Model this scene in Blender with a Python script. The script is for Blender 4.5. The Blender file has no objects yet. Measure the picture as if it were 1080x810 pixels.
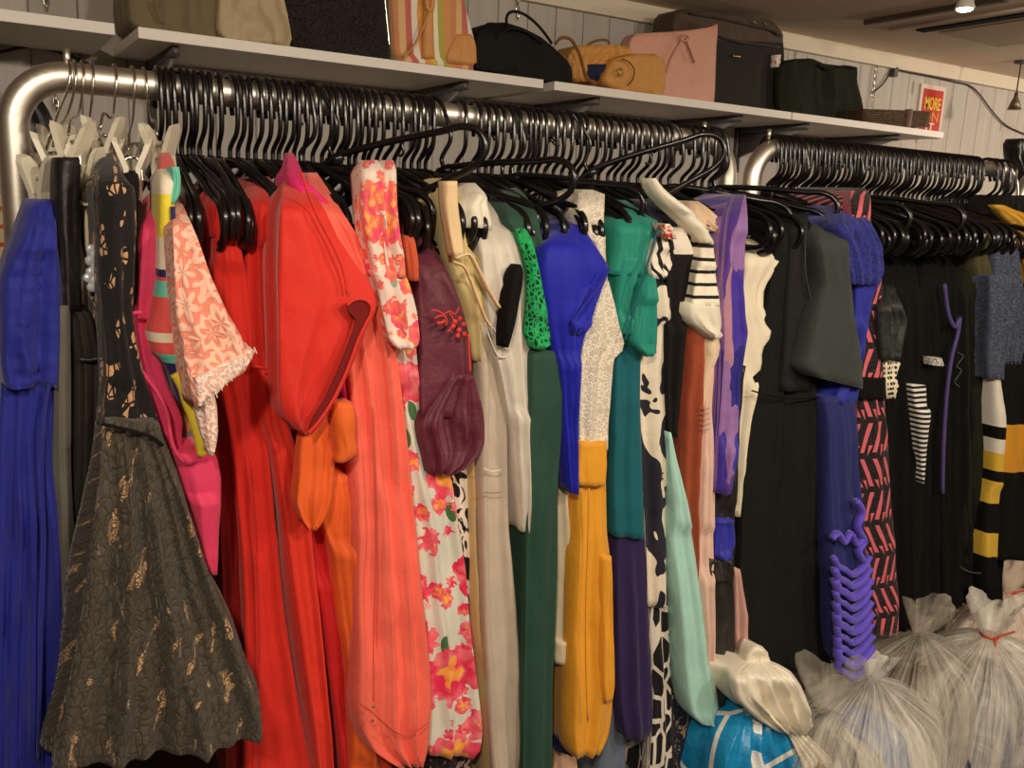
import bpy, math, random
from mathutils import Vector, Matrix, noise
random.seed(7)
PI = math.pi
sc = bpy.context.scene
COL = sc.collection

# ---------------------------------------------------------------- camera
H = 1.55
PIT, ROL, YAW = map(math.radians, (11.6, 2.5, 31.8))
FPX = 930.0
cp, sp, cy, sy, cr, sr = math.cos(PIT), math.sin(PIT), math.cos(YAW), math.sin(YAW), math.cos(ROL), math.sin(ROL)
FW = Vector((sy*cp, cy*cp, -sp)); RT0 = Vector((cy, -sy, 0)); UP0 = RT0.cross(FW)
RT = cr*RT0 + sr*UP0; UP = -sr*RT0 + cr*UP0
CAM = Vector((0, 0, H))
cd = bpy.data.cameras.new('camera'); cam = bpy.data.objects.new('camera', cd); COL.objects.link(cam)
cd.sensor_width = 36; cd.lens = 36*FPX/1080; cd.clip_start = .02
M = Matrix.Identity(4)
for i in range(3):
    M[i][0] = RT[i]; M[i][1] = UP[i]; M[i][2] = -FW[i]; M[i][3] = CAM[i]
cam.matrix_world = M
sc.camera = cam
# ---------------------------------------------------------------- exposure, world, lights
sc.view_settings.view_transform = 'Standard'; sc.view_settings.look = 'None'
sc.view_settings.gamma = 1; sc.view_settings.use_curve_mapping = False
sc.view_settings.exposure = 0.12
w = bpy.data.worlds.new('world'); sc.world = w; w.use_nodes = True
bg = w.node_tree.nodes['Background']; bg.inputs[0].default_value = (1, .88, .74, 1); bg.inputs[1].default_value = .2
CEIL = 2.29; WALL = 2.76
def spot(name, loc, to, power, size=.06, angle=120, blend=.6, col=(1, .86, .68)):
    l = bpy.data.lights.new(name, 'SPOT'); l.energy = power; l.color = col; l.shadow_soft_size = size
    l.spot_size = math.radians(angle); l.spot_blend = blend
    o = bpy.data.objects.new(name, l); COL.objects.link(o); o.location = loc
    o.rotation_euler = (Vector(to)-Vector(loc)).to_track_quat('-Z', 'Y').to_euler()
    return o
spot('track_spot_near', (-.35, -.35, 2.2), (.5, 1.4, 1.0), 62, .05)
spot('track_spot_middle', (.75, -.55, 2.2), (1.0, 1.5, 1.1), 44, .05)
spot('track_spot_right', (1.9, -.5, 2.2), (2.1, 1.6, 1.2), 50, .06)
spot('track_spot_far', (4.3, .9, 2.2), (4.4, 2.8, 1.5), 50, .06, 150, .9)
for nm_, lc, pw in (('fill_light_right', (5.0, 1.3, 1.9), 30), ('fill_light_behind', (2.6, -1.6, 1.9), 14)):  # unseen point fills, added off-frame to lighten the dark ceiling and wall
    l = bpy.data.lights.new(nm_, 'POINT'); l.energy = pw; l.color = (1, .86, .7); l.shadow_soft_size = .08
    o = bpy.data.objects.new(nm_, l); COL.objects.link(o); o.location = lc
def area(name, loc, rot, size, power, col=(1, .87, .72)):
    l = bpy.data.lights.new(name, 'AREA'); l.energy = power; l.color = col; l.size = size
    o = bpy.data.objects.new(name, l); COL.objects.link(o); o.location = loc; o.rotation_euler = rot
    return o
area('ceiling_light_panel', (.9, -1.4, 2.27), (0, 0, 0), 1.2, 24)

# ---------------------------------------------------------------- projection helpers (photo frame 1080x810 -> room)
def ray(x, y): return (x-540)/FPX*RT - (y-405)/FPX*UP + FW
def onY(x, y, Y): d = ray(x, y); return CAM + d*(Y/d.y)
def onZ(x, y, Z): d = ray(x, y); return CAM + d*((Z-H)/d.z)

# ---------------------------------------------------------------- object helpers
def link(name, me, mat=None, parent=None):
    o = bpy.data.objects.new(name, me); COL.objects.link(o)
    if mat is not None and me is not None and not me.materials:
        for m in (mat if isinstance(mat, (list, tuple)) else [mat]): me.materials.append(m)
    if parent is not None:
        o.parent = parent; o.matrix_parent_inverse = Matrix.Translation(-parent.location)
    return o
def empty(name, loc):
    o = bpy.data.objects.new(name, None); COL.objects.link(o); o.location = loc; o.empty_display_size = .05
    return o
def tag(o, label, cat, group=None):
    o['label'] = label; o['category'] = cat
    if group: o['group'] = group
    return o
def struct(o): o['kind'] = 'structure'; return o
class MB:
    def __init__(s): s.v = []; s.f = []; s.mi = []
    def add(s, vs, fs, mi=0):
        b = len(s.v); s.v += [tuple(p) for p in vs]; s.f += [tuple(b+i for i in f) for f in fs]; s.mi += [mi]*len(fs)
    def box(s, a, b, mi=0):
        x0, y0, z0 = a; x1, y1, z1 = b
        vs = [(x0,y0,z0),(x1,y0,z0),(x1,y1,z0),(x0,y1,z0),(x0,y0,z1),(x1,y0,z1),(x1,y1,z1),(x0,y1,z1)]
        s.add(vs, [(0,3,2,1),(4,5,6,7),(0,1,5,4),(1,2,6,5),(2,3,7,6),(3,0,4,7)], mi)
    def obox(s, c, ax, ay, az, mi=0):
        c = Vector(c); ax = Vector(ax); ay = Vector(ay); az = Vector(az)
        vs = [c+i*ax+j*ay+k*az for k in (-1,1) for i, j in ((-1,-1),(1,-1),(1,1),(-1,1))]
        s.add(vs, [(0,3,2,1),(4,5,6,7),(0,1,5,4),(1,2,6,5),(2,3,7,6),(3,0,4,7)], mi)
    def tube(s, pts, r, n=10, closed=False, mi=0, flat=1.0):
        pts = [Vector(p) for p in pts]; N = len(pts); rs = r if isinstance(r, (list, tuple)) else [r]*N
        rings = []; prev = None
        for i, p in enumerate(pts):
            if closed: t = pts[(i+1) % N]-pts[i-1]
            else: t = pts[min(i+1, N-1)]-pts[max(i-1, 0)]
            t.normalize()
            if prev is None:
                a = Vector((1, 0, 0)) if abs(t.x) < .9 else Vector((0, 0, 1))
                u = (a-t*a.dot(t)).normalized()
            else: u = (prev-t*prev.dot(t)).normalized()
            prev = u; q = t.cross(u)
            rings.append([p+(u*math.cos(2*PI*k/n)*flat+q*math.sin(2*PI*k/n))*rs[i] for k in range(n)])
        vs = [v for rg in rings for v in rg]; fs = []
        for i in range(N if closed else N-1):
            a = i*n; b = ((i+1) % N)*n
            for k in range(n): fs.append((a+k, a+(k+1) % n, b+(k+1) % n, b+k))
        if not closed: fs += [tuple(range(n))[::-1], tuple((N-1)*n+k for k in range(n))]
        s.add(vs, fs, mi)
    def ball(s, c, r, n=10, m=7, mi=0):
        c = Vector(c); r = r if isinstance(r, (list, tuple)) else (r, r, r); vs = []; fs = []
        for j in range(m+1):
            th = PI*j/m
            for k in range(n): vs.append(c+Vector((r[0]*math.sin(th)*math.cos(2*PI*k/n), r[1]*math.sin(th)*math.sin(2*PI*k/n), r[2]*math.cos(th))))
        for j in range(m):
            for k in range(n): fs.append((j*n+k, (j+1)*n+k, (j+1)*n+(k+1) % n, j*n+(k+1) % n))
        s.add(vs, fs, mi)
    def prism(s, poly, off, mi=0):
        """poly: 3D outline, off: thickness vector"""
        n = len(poly); off = Vector(off); poly = [Vector(p) for p in poly]
        s.add(poly+[p+off for p in poly], [tuple(range(n)), tuple(range(2*n-1, n-1, -1))]+[(i, i+n, (i+1) % n+n, (i+1) % n) for i in range(n)], mi)
    def mesh(s, name, smooth=True):
        me = bpy.data.meshes.new(name); me.from_pydata(s.v, [], s.f)
        for i, p in enumerate(me.polygons): p.material_index = s.mi[i]; p.use_smooth = smooth
        me.update(); return me
    def build(s, name, mat, parent=None, smooth=True, bevel=0):
        me = s.mesh(name, smooth)
        if getattr(s, 'uv', None):
            at = me.attributes.new('streak', 'FLOAT_VECTOR', 'POINT')
            for i, q in enumerate(s.uv): at.data[i].vector = q
        o = link(name, me, mat, parent)
        if bevel:
            b = o.modifiers.new('b', 'BEVEL'); b.width = bevel; b.segments = 2; b.limit_method = 'ANGLE'
        return o
def smooth_pts(pts, k=4, closed=False):
    pts = [Vector(p) for p in pts]; N = len(pts); out = []
    for i in range(N if closed else N-1):
        p0 = pts[i-1] if (closed or i > 0) else pts[i]; p1 = pts[i]; p2 = pts[(i+1) % N]; p3 = pts[(i+2) % N] if (closed or i+2 < N) else p2
        for j in range(k):
            t = j/k; out.append(.5*((2*p1)+(p2-p0)*t+(2*p0-5*p1+4*p2-p3)*t*t+(3*p1-p0-3*p2+p3)*t**3))
    if not closed: out.append(pts[-1])
    return out

# ---------------------------------------------------------------- materials
def lin(c):
    return tuple(((v/255)/12.92 if v/255 <= .04045 else ((v/255+.055)/1.055)**2.4) for v in c)
class NT:
    """small node-graph helper"""
    def __init__(s, name):
        s.m = bpy.data.materials.new(name); s.m.use_nodes = True; s.t = s.m.node_tree
        s.b = s.t.nodes['Principled BSDF']
    def n(s, typ, ins=None, **kw):
        nd = s.t.nodes.new(typ)
        for k, v in kw.items(): setattr(nd, k, v)
        for k, v in (ins or {}).items(): s.put(nd.inputs[k], v)
        return nd
    def put(s, sock, v):
        if isinstance(v, bpy.types.NodeSocket): s.t.links.new(v, sock)
        elif isinstance(v, (tuple, list)) and len(v) == 3 and sock.type == 'RGBA': sock.default_value = (*v, 1)
        else: sock.default_value = v
    def uv(s, sx=1, sy_=1, rot=0):
        tc = s.n('ShaderNodeTexCoord'); mp = s.n('ShaderNodeMapping', {'Vector': tc.outputs['UV'], 'Scale': (sx, sy_, 1), 'Rotation': (0, 0, rot)})
        return mp.outputs[0]
    def obj(s, sc_=1):
        tc = s.n('ShaderNodeTexCoord'); mp = s.n('ShaderNodeMapping', {'Vector': tc.outputs['Object'], 'Scale': (sc_, sc_, sc_)})
        return mp.outputs[0]
    def math(s, op, a, b=0.0, c=0.0, clamp=False):
        nd = s.n('ShaderNodeMath', operation=op, use_clamp=clamp); s.put(nd.inputs[0], a); s.put(nd.inputs[1], b); s.put(nd.inputs[2], c); return nd.outputs[0]
    def vm(s, op, a, b=(0, 0, 0)):
        nd = s.n('ShaderNodeVectorMath', operation=op); s.put(nd.inputs[0], a); s.put(nd.inputs[1], b); return nd
    def xyz(s, v): return s.n('ShaderNodeSeparateXYZ', {0: v}).outputs
    def noise(s, v, scale, detail=2, rough=.5, dist=0):
        return s.n('ShaderNodeTexNoise', {'Vector': v, 'Scale': scale, 'Detail': detail, 'Roughness': rough, 'Distortion': dist})
    def vor(s, v, scale, feature='F1', rnd=1.0):
        return s.n('ShaderNodeTexVoronoi', {'Vector': v, 'Scale': scale, 'Randomness': rnd}, feature=feature)
    def mix(s, f, a, b):
        nd = s.n('ShaderNodeMix', data_type='RGBA'); s.put(nd.inputs[0], f); s.put(nd.inputs[6], a); s.put(nd.inputs[7], b); return nd.outputs[2]
    def ramp(s, v, stops, interp='LINEAR'):
        nd = s.n('ShaderNodeValToRGB'); s.put(nd.inputs[0], v); r = nd.color_ramp; r.interpolation = interp
        while len(r.elements) < len(stops): r.elements.new(.5)
        for e, (p, c) in zip(r.elements, stops): e.position = p; e.color = (*c, 1)
        return nd.outputs[0]
    def lt(s, a, b): return s.math('LESS_THAN', a, b)
    def gt(s, a, b): return s.math('GREATER_THAN', a, b)
    def done(s, color, rough=.85, bump=None, bstr=.3, bdist=.001, metal=0, sheen=.15, spec=.3):
        s.put(s.b.inputs['Base Color'], color); s.b.inputs['Roughness'].default_value = rough; s.b.inputs['Metallic'].default_value = metal
        s.b.inputs['Specular IOR Level'].default_value = spec
        if sheen: s.b.inputs['Sheen Weight'].default_value = sheen; s.b.inputs['Sheen Roughness'].default_value = .4
        if bump is not None:
            bn = s.n('ShaderNodeBump', {'Height': bump, 'Strength': bstr, 'Distance': bdist}); s.t.links.new(bn.outputs[0], s.b.inputs['Normal'])
        return s.m
_cache = {}
def fab(c, rough=.85, weave=1, sheen=.12, spec=.3, crease=.5):
    if max(c) < 50: sheen = 0; spec = min(spec, .2) if rough > .6 else spec
    """plain cloth of one colour with weave and small creases"""
    key = (tuple(c), rough, weave, sheen, spec, crease)
    if key in _cache: return _cache[key]
    g = NT('cloth'); L = lin(c); uvv = g.obj()
    big = g.noise(uvv, 9, 4, .6).outputs[0]; fine = g.noise(uvv, 900*weave, 1).outputs[0]
    var = g.noise(uvv, 26, 3).outputs[0]
    col = g.mix(g.math('MULTIPLY', var, .35), L, tuple(v*.72 for v in L))
    h = g.math('ADD', g.math('MULTIPLY', big, 6*crease), g.math('MULTIPLY', fine, .25))
    _cache[key] = g.done(col, rough, h, .5, .004, sheen=sheen, spec=spec)
    return _cache[key]
def satin(c, rough=.35, spec=.5): return fab(c, rough, 1, .0, spec, 1.0)
def plain(name, c, rough=.5, metal=0, spec=.5, bump=0, bscale=200):
    g = NT(name); b = g.noise(g.obj(), bscale, 3).outputs[0]
    v = g.mix(g.math('MULTIPLY', g.noise(g.obj(), 14, 3).outputs[0], .3), lin(c), tuple(x*.75 for x in lin(c)))
    return g.done(v, rough, b if bump else None, bump, .001, metal, 0, spec)

def m_floral(base=(216, 214, 200), scale=10.0, a=(226, 44, 86), b=(252, 150, 150), ctr=(252, 196, 84), leaf=(70, 112, 66), cover=.64):
    g = NT('floral_cloth')
    def layer(sc_, off, und, big):
        uv = g.vm('ADD', g.uv(sc_, sc_), (off, off*.7, 0)).outputs[0]
        wob = g.vm('MULTIPLY', g.vm('SUBTRACT', g.noise(uv, 3.5, 3).outputs[1], (.5, .5, .5)).outputs[0], (.45, .45, 0)).outputs[0]
        uvw = g.vm('ADD', uv, wob).outputs[0]
        v = g.vor(uvw, 1, 'F1', .8); x = g.xyz(g.vm('SUBTRACT', uvw, v.outputs['Position']).outputs[0])
        ang = g.math('ARCTAN2', x[1], x[0]); rad = v.outputs['Distance']; rnd = g.xyz(v.outputs['Color'])
        size = g.math('ADD', .36, g.math('MULTIPLY', rnd[1], big))
        edge = g.math('MULTIPLY', g.math('SINE', g.math('ADD', g.math('MULTIPLY', ang, 7), g.math('MULTIPLY', rnd[0], 6))), .035)
        t = g.math('DIVIDE', g.math('ADD', rad, edge), size)
        pn = g.vor(g.vm('ADD', g.vm('MULTIPLY', uvw, (4.2, 4.2, 0)).outputs[0], (off, 0, 0)).outputs[0], 1, 'F1', 1)
        pk = g.mix(g.math('MULTIPLY', pn.outputs['Distance'], 1.25, clamp=True), lin(b), lin(a))
        core = g.mix(g.math('MULTIPLY', pn.outputs['Distance'], 1.2, clamp=True), lin(ctr), lin((244, 120, 60)))
        body = g.mix(g.lt(g.math('ADD', t, g.math('MULTIPLY', pn.outputs['Distance'], .45)), .78), pk, core)
        return g.mix(g.lt(t, 1.0), und, body)
    v2 = g.vor(g.uv(scale*1.9, scale*1.1, .6), 1, 'F1', 1); lv = g.lt(v2.outputs['Distance'], .22)
    col = layer(scale*2.3, 3.3, g.mix(lv, lin(base), lin(leaf)), .06)
    col = layer(scale, 0, col, cover-.24)
    fine = g.noise(g.obj(), 500, 1).outputs[0]
    return g.done(col, .8, g.math('ADD', fine, g.math('MULTIPLY', g.noise(g.obj(), 9, 4).outputs[0], 8)), .4, .002)
def m_black_lace():
    g = NT('black_lace'); uv = g.uv(1, 1); wob = g.noise(uv, 30, 2).outputs[1]
    uvw = g.vm('ADD', uv, g.vm('MULTIPLY', wob, (.02, .02, 0)).outputs[0]).outputs[0]
    ve = g.vor(g.vm('MULTIPLY', uvw, (105, 66, 1)).outputs[0], 1, 'DISTANCE_TO_EDGE'); e = ve.outputs['Distance']
    v2 = g.vor(g.vm('MULTIPLY', uvw, (280, 200, 1)).outputs[0], 1, 'DISTANCE_TO_EDGE').outputs['Distance']
    hole = g.gt(g.noise(g.vm('MULTIPLY', uvw, (50, 17, 1)).outputs[0], 1, 1.5, .5).outputs[0], .632)
    holes = g.math('MULTIPLY', hole, g.gt(v2, .09))
    base = g.mix(g.lt(e, .045), lin((70, 63, 54)), lin((30, 27, 24)))
    base = g.mix(g.math('MULTIPLY', g.noise(uv, 300, 2).outputs[0], .5), base, lin((100, 90, 76)))
    col = g.mix(holes, base, lin((196, 156, 112)))
    h = g.math('SUBTRACT', g.math('MINIMUM', e, .22), g.math('MULTIPLY', holes, .3))
    return g.done(col, .75, g.math('ADD', h, g.math('MULTIPLY', g.noise(uv, 420, 2).outputs[0], .12)), .9, .006)
def m_bodice_lace():
    g = NT('open_lace'); uv = g.uv(1, 1)
    hole = g.gt(g.noise(g.vm('MULTIPLY', uv, (60, 26, 1)).outputs[0], 1, 1, .5).outputs[0], .57)
    v2 = g.vor(g.vm('MULTIPLY', uv, (110, 75, 1)).outputs[0], 1, 'DISTANCE_TO_EDGE').outputs['Distance']
    holes = g.math('MULTIPLY', hole, g.gt(v2, .1))
    col = g.mix(holes, lin((26, 24, 23)), lin((205, 160, 120)))
    return g.done(col, .8, g.math('ADD', v2, g.noise(uv, 500, 2).outputs[0]), .6, .003)
def m_net_lace(c1, c2, s=90, rough=.8):
    """light embroidered lace over a coloured ground"""
    g = NT('embroidered_lace'); uv = g.uv(1, 1)
    v = g.vor(g.vm('MULTIPLY', uv, (s*.28, s*.28, 1)).outputs[0], 1, 'F1', .8); d = g.vm('SUBTRACT', g.vm('MULTIPLY', uv, (s*.28, s*.28, 1)).outputs[0], v.outputs['Position']).outputs[0]
    x = g.xyz(d); ang = g.math('ARCTAN2', x[1], x[0]); r = v.outputs['Distance']
    ring = g.math('SINE', g.math('ADD', g.math('MULTIPLY', r, 15), g.math('MULTIPLY', g.math('SINE', g.math('MULTIPLY', ang, 6)), 1.5)))
    net = g.vor(g.vm('MULTIPLY', uv, (s*4, s*4, 1)).outputs[0], 1, 'DISTANCE_TO_EDGE', .3).outputs['Distance']
    f = g.math('MAXIMUM', g.gt(ring, -.1), g.math('MULTIPLY', g.lt(net, .2), .55))
    col = g.mix(f, lin(c2), lin(c1))
    return g.done(col, rough, g.math('ADD', f, g.math('MULTIPLY', ring, .4)), .6, .002)
def m_crochet(c, dark):
    g = NT('crochet'); uv = g.uv(1, 1); v = g.vor(g.vm('MULTIPLY', uv, (150, 110, 1)).outputs[0], 1, 'DISTANCE_TO_EDGE').outputs['Distance']
    f = g.gt(v, .17); col = g.mix(f, lin(c), lin(dark))
    return g.done(col, .85, g.math('MULTIPLY', v, -1.0), .9, .006)
def m_blobs(base, ink, sx, sy_, th=.52, det=1.5, rough=.8, seed=0):
    g = NT('printed_cloth'); uv = g.vm('ADD', g.uv(sx, sy_), (seed*3.7, seed*1.9, 0)).outputs[0]
    f = g.gt(g.noise(uv, 1, det, .45, 1.2).outputs[0], th)
    return g.done(g.mix(f, lin(base), lin(ink)), rough, g.noise(g.obj(), 12, 4).outputs[0], .5, .02)
def m_multi(cols, sx, sy_, rough=.7, seed=0, rnd=1.0):
    g = NT('print_cloth'); uv = g.vm('ADD', g.uv(sx, sy_), (seed*3.7, seed*1.9, 0)).outputs[0]
    wob = g.vm('MULTIPLY', g.noise(uv, 1.3, 2).outputs[1], (.9, .9, 0)).outputs[0]
    v = g.vor(g.vm('ADD', uv, wob).outputs[0], 1, 'F1', rnd); k = g.xyz(v.outputs['Color'])[0]
    n = len(cols); col = g.ramp(k, [(i/n, lin(c)) for i, c in enumerate(cols)], 'CONSTANT')
    return g.done(col, rough, g.noise(g.obj(), 12, 4).outputs[0], .5, .02)
def m_stripes(c1, c2, per, duty=.3, axis=1, rough=.8, slant=0):
    g = NT('striped_cloth'); x = g.xyz(g.uv(1, 1)); v = g.math('ADD', x[axis], g.math('MULTIPLY', x[1-axis], slant))
    f = g.lt(g.math('FRACT', g.math('DIVIDE', v, per)), duty)
    return g.done(g.mix(f, lin(c2), lin(c1)), rough, g.noise(g.obj(), 14, 4).outputs[0], .5, .02)
def m_dots(base, dot, s, r=.3):
    g = NT('dotted_cloth'); v = g.vor(g.uv(s, s), 1, 'F1', 0.0)
    return g.done(g.mix(g.lt(v.outputs['Distance'], r), lin(base), lin(dot)), .8)
def m_geo():
    """black knit with slanted pink bars and triangles"""
    g = NT('geometric_cloth'); uv = g.uv(1, 1); x = g.xyz(uv)
    row = g.math('FRACT', g.math('DIVIDE', x[1], .085)); sgn = g.math('MULTIPLY_ADD', g.gt(g.math('FRACT', g.math('DIVIDE', x[1], .17)), .5), 2, -1)
    v = g.math('ADD', x[0], g.math('MULTIPLY', sgn, g.math('MULTIPLY', row, .036)))
    bar = g.lt(g.math('FRACT', g.math('DIVIDE', v, .036)), .34)
    inr = g.math('MULTIPLY', g.gt(row, .1), g.lt(row, .92))
    tri = g.math('MULTIPLY', g.lt(g.math('ABSOLUTE', g.math('SUBTRACT', g.math('FRACT', g.math('DIVIDE', v, .036)), .7)), g.math('MULTIPLY', row, .5)), g.lt(row, .30))
    f = g.math('MAXIMUM', g.math('MULTIPLY', bar, inr), tri)
    sp_ = g.noise(uv, 260, 2).outputs[0]
    dk = g.mix(g.gt(sp_, .62), lin((30, 26, 27)), lin((96, 66, 66)))
    return g.done(g.mix(f, dk, lin((216, 104, 116))), .9)
def m_lattice():
    g = NT('lattice_cloth'); e = g.vor(g.uv(30, 17), 1, 'DISTANCE_TO_EDGE', .9).outputs['Distance']
    return g.done(g.mix(g.lt(e, .085), lin((26, 23, 25)), lin((222, 212, 198))), .8)
def m_marble(a, b, s=14, rough=.45):
    g = NT('marbled_satin'); f = g.noise(g.uv(s*1.6, s*.7), 1, 4, .6, 2.2).outputs[0]
    return g.done(g.ramp(f, [(.35, lin(a)), (.5, lin(b)), (.66, lin(a))]), rough, g.noise(g.obj(), 25, 4).outputs[0], .7, .015, sheen=0, spec=.5)
def m_wall():
    g = NT('painted_boards'); x = g.xyz(g.obj()); fr = g.math('FRACT', g.math('DIVIDE', g.math('ADD', x[0], .06), .118))
    gr = g.math('ABSOLUTE', g.math('SUBTRACT', fr, .5)); groove = g.gt(gr, .478)
    cell = g.math('FLOOR', g.math('DIVIDE', g.math('ADD', x[0], .06), .118))
    tc = g.n('ShaderNodeTexCoord'); st = g.n('ShaderNodeMapping', {'Vector': tc.outputs['Object'], 'Scale': (38, 1, 2.2)}).outputs[0]
    grain = g.noise(st, 1, 5, .6, .5).outputs[0]
    wn = g.n('ShaderNodeTexWhiteNoise', {'W': cell}, noise_dimensions='1D').outputs[0]
    c = g.mix(grain, lin((168, 160, 152)), lin((204, 197, 189))); c = g.mix(g.math('MULTIPLY', wn, .25), c, lin((168, 162, 154)))
    knot = g.vor(g.n('ShaderNodeMapping', {'Vector': tc.outputs['Object'], 'Scale': (8.5, 1, 2.4)}).outputs[0], 1).outputs['Distance']
    c = g.mix(g.math('MULTIPLY', g.lt(knot, .09), .6), c, lin((110, 100, 92)))
    c = g.mix(g.math('MULTIPLY', groove, g.math('MULTIPLY_ADD', wn, .5, .3)), c, lin((70, 62, 58)))
    return g.done(c, .7, g.math('SUBTRACT', g.math('MULTIPLY', grain, .3), groove), .6, .004, sheen=0)
def m_brushed(name, c, rough=.28):
    g = NT(name); tc = g.n('ShaderNodeTexCoord')
    f = g.noise(g.n('ShaderNodeMapping', {'Vector': tc.outputs['Object'], 'Scale': (30, 300, 300)}).outputs[0], 1, 3).outputs[0]
    g.put(g.b.inputs['Roughness'], g.math('MULTIPLY_ADD', f, .2, rough-.1))
    m = g.done(g.mix(g.math('MULTIPLY', g.noise(g.obj(), 20, 4).outputs[0], .3), lin(c), tuple(v*.7 for v in lin(c))), rough, f, .15, .0005, 1, 0)
    return m
def m_plastic_bag(tint=(225, 220, 208), alpha=.6):
    g = NT('thin_plastic'); at = g.n('ShaderNodeAttribute', attribute_name='streak').outputs['Vector']
    st = g.noise(at, 1.0, 4, .65, .6).outputs[0]; nz = g.noise(g.obj(), 10, 3, .6, 1.2).outputs[0]
    k = g.math('ADD', g.math('MULTIPLY', st, .7), g.math('MULTIPLY', nz, .3))
    g.put(g.b.inputs['Alpha'], g.math('MULTIPLY_ADD', g.math('SUBTRACT', k, .5), 2.2, alpha, clamp=True))
    return g.done(lin(tint), .3, k, 1.0, .022, 0, 0, .6)

BLACKP = plain('black_plastic', (16, 15, 15), .22, 0, .6)
BLACKP2 = plain('worn_black_plastic', (24, 22, 21), .38, 0, .5)
STEEL = m_brushed('brushed_steel', (232, 226, 214), .42)
WIRE = plain('chrome_wire', (215, 208, 196), .18, 1)
CLIPM = plain('frosted_plastic', (222, 214, 192), .4, 0, .5); CLIPM.node_tree.nodes['Principled BSDF'].inputs['Transmission Weight'].default_value = .15
SHELFM = plain('white_shelf_board', (243, 236, 228), .5)
GREYM = plain('grey_bracket', (96, 92, 92), .5, .4)
CEILM = plain('ceiling_paint', (226, 208, 188), .9, 0, .2, .2, 90)
DARK = fab((16, 14, 13), .9)

# ================================================================ the room
def slab(name, a, b, mat):
    m = MB(); m.box(a, b); return struct(m.build(name, mat, None, False))
X0, X1, Y0 = -2.2, 7.6, -2.6
g = NT('floor_tiles'); fx = g.noise(g.obj(), 5, 4).outputs[0]
FLOORM = g.done(g.mix(fx, lin((92, 78, 64)), lin((66, 56, 46))), .4, None, sheen=0)
slab('floor', (X0, Y0, -.05), (X1, WALL+.1, 0), FLOORM)
slab('ceiling', (X0, Y0, CEIL), (X1, WALL+.1, CEIL+.05), CEILM)
slab('wall_back', (X0, WALL, 0), (X1, WALL+.1, CEIL), m_wall())
PAINT = plain('wall_paint', (190, 176, 158), .85)
slab('wall_left', (X0-.1, Y0, 0), (X0, WALL+.1, CEIL), PAINT)
slab('wall_right', (X1, Y0, 0), (X1+.1, WALL+.1, CEIL), PAINT)
slab('wall_front', (X0, Y0-.1, 0), (X1, Y0, CEIL), PAINT)
slab('trim_1', (X0, WALL-.03, CEIL-.062), (X1, WALL, CEIL), plain('trim_paint', (220, 208, 186), .7))

# ---- shelves and brackets
SHY = 2.35; SHT = H+.157*SHY; TH = .026
def bracket_mesh():
    m = MB(); m.obox((0, .2, -.012), (.009, 0, 0), (0, .17, 0), (0, 0, .012)); m.obox((0, .385, -.09), (.011, 0, 0), (0, .01, 0), (0, 0, .09))
    m.prism([(-.007, .375, -.12), (-.007, .375, -.024), (-.007, .06, -.024)], (.014, 0, 0)); return m.mesh('bracket')
brm = bracket_mesh(); brm.materials.append(GREYM)
def shelf(x0, x1, label, brs):
    t = tag(empty('wall_shelf', (x0, WALL, SHT)), label, 'shelf', 'white wall shelves')
    m = MB(); m.box((x0, SHY, SHT-TH), (x1, WALL, SHT)); m.build('board', SHELFM, t, False, .0015)
    for bx in brs:
        o = link('bracket', brm, None, t); o.location = (bx, SHY+.012, SHT-TH)
shelf(-1.5, .327, 'white wall shelf at the upper left corner, empty at its visible end', [.03, -.8])
shelf(.378, 1.523, 'white wall shelf carrying the beige, black woven and striped bags', [.47, 1.28])
shelf(1.563, 2.61, 'white wall shelf carrying the pink tote and the suitcase', [1.76, 2.4])
shelf(2.616, 3.54, 'rightmost white wall shelf carrying the dark green tote', [2.75, 3.3])

# ================================================================ racks
RY = 1.466; RR = .021
RZ = H + .135*1.1
def rack(name, x0, x1, label, pegs):
    t = tag(empty(name, (x0, RY, 0)), label, 'clothes rack')
    R = .075; pts = [(x0, RY, .06), (x0, RY, .6), (x0, RY, RZ-R)]
    pts += [(x0+R-R*math.cos(a), RY, RZ-R+R*math.sin(a)) for a in [PI/2*k/10 for k in range(1, 10)]]
    pts += [(x0+R, RY, RZ), (x0+.3, RY, RZ), (x1-.3, RY, RZ), (x1-R, RY, RZ)]
    pts += [(x1-R+R*math.sin(a), RY, RZ-R+R*math.cos(a)) for a in [PI/2*k/10 for k in range(1, 10)]]
    pts += [(x1, RY, RZ-R), (x1, RY, .6), (x1, RY, .06)]
    m = MB(); m.tube(pts, RR, 20); m.build('top_frame', STEEL, t)
    for s in (x0, x1):
        m = MB(); m.tube([(s, RY-.24, .045), (s, RY+.24, .045)], .02, 14); m.build('foot_bar', STEEL, t)
        for yy in (RY-.22, RY+.22):
            m = MB(); m.tube([(s, yy, 0), (s, yy, .03)], .022, 14); m.build('caster', BLACKP2, t)
    m = MB(); m.tube([(x0, RY, .09), (x1, RY, .09)], .016, 12); m.build('bottom_bar', STEEL, t)
    for p in pegs:
        m = MB(); m.tube([(p, RY, RZ+RR-.004), (p, RY, RZ+RR+.018)], .0045, 10); m.build('peg', STEEL, t)
    for s, e in ((x0+R, x0+R+.004), (x1-R-.004, x1-R)):
        m = MB(); m.tube([(s, RY, RZ), (e, RY, RZ)], RR+.0008, 20); m.build('seam_collar', STEEL, t)
def railx(px):
    y = 86+.084*(px-55) if px < 780 else 153+.112*(px-811)
    return onY(px, y, RY).x
XA0 = onY(15, 150, RY).x; XA1 = onY(768, 175, RY).x; XB0 = onY(794, 180, RY).x; XB1 = onY(1066, 205, RY).x
rack('clothes_rack', XA0, XA1, 'near steel pipe rack packed from the blue gown to the purple print', [railx(72), railx(742)])
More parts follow.
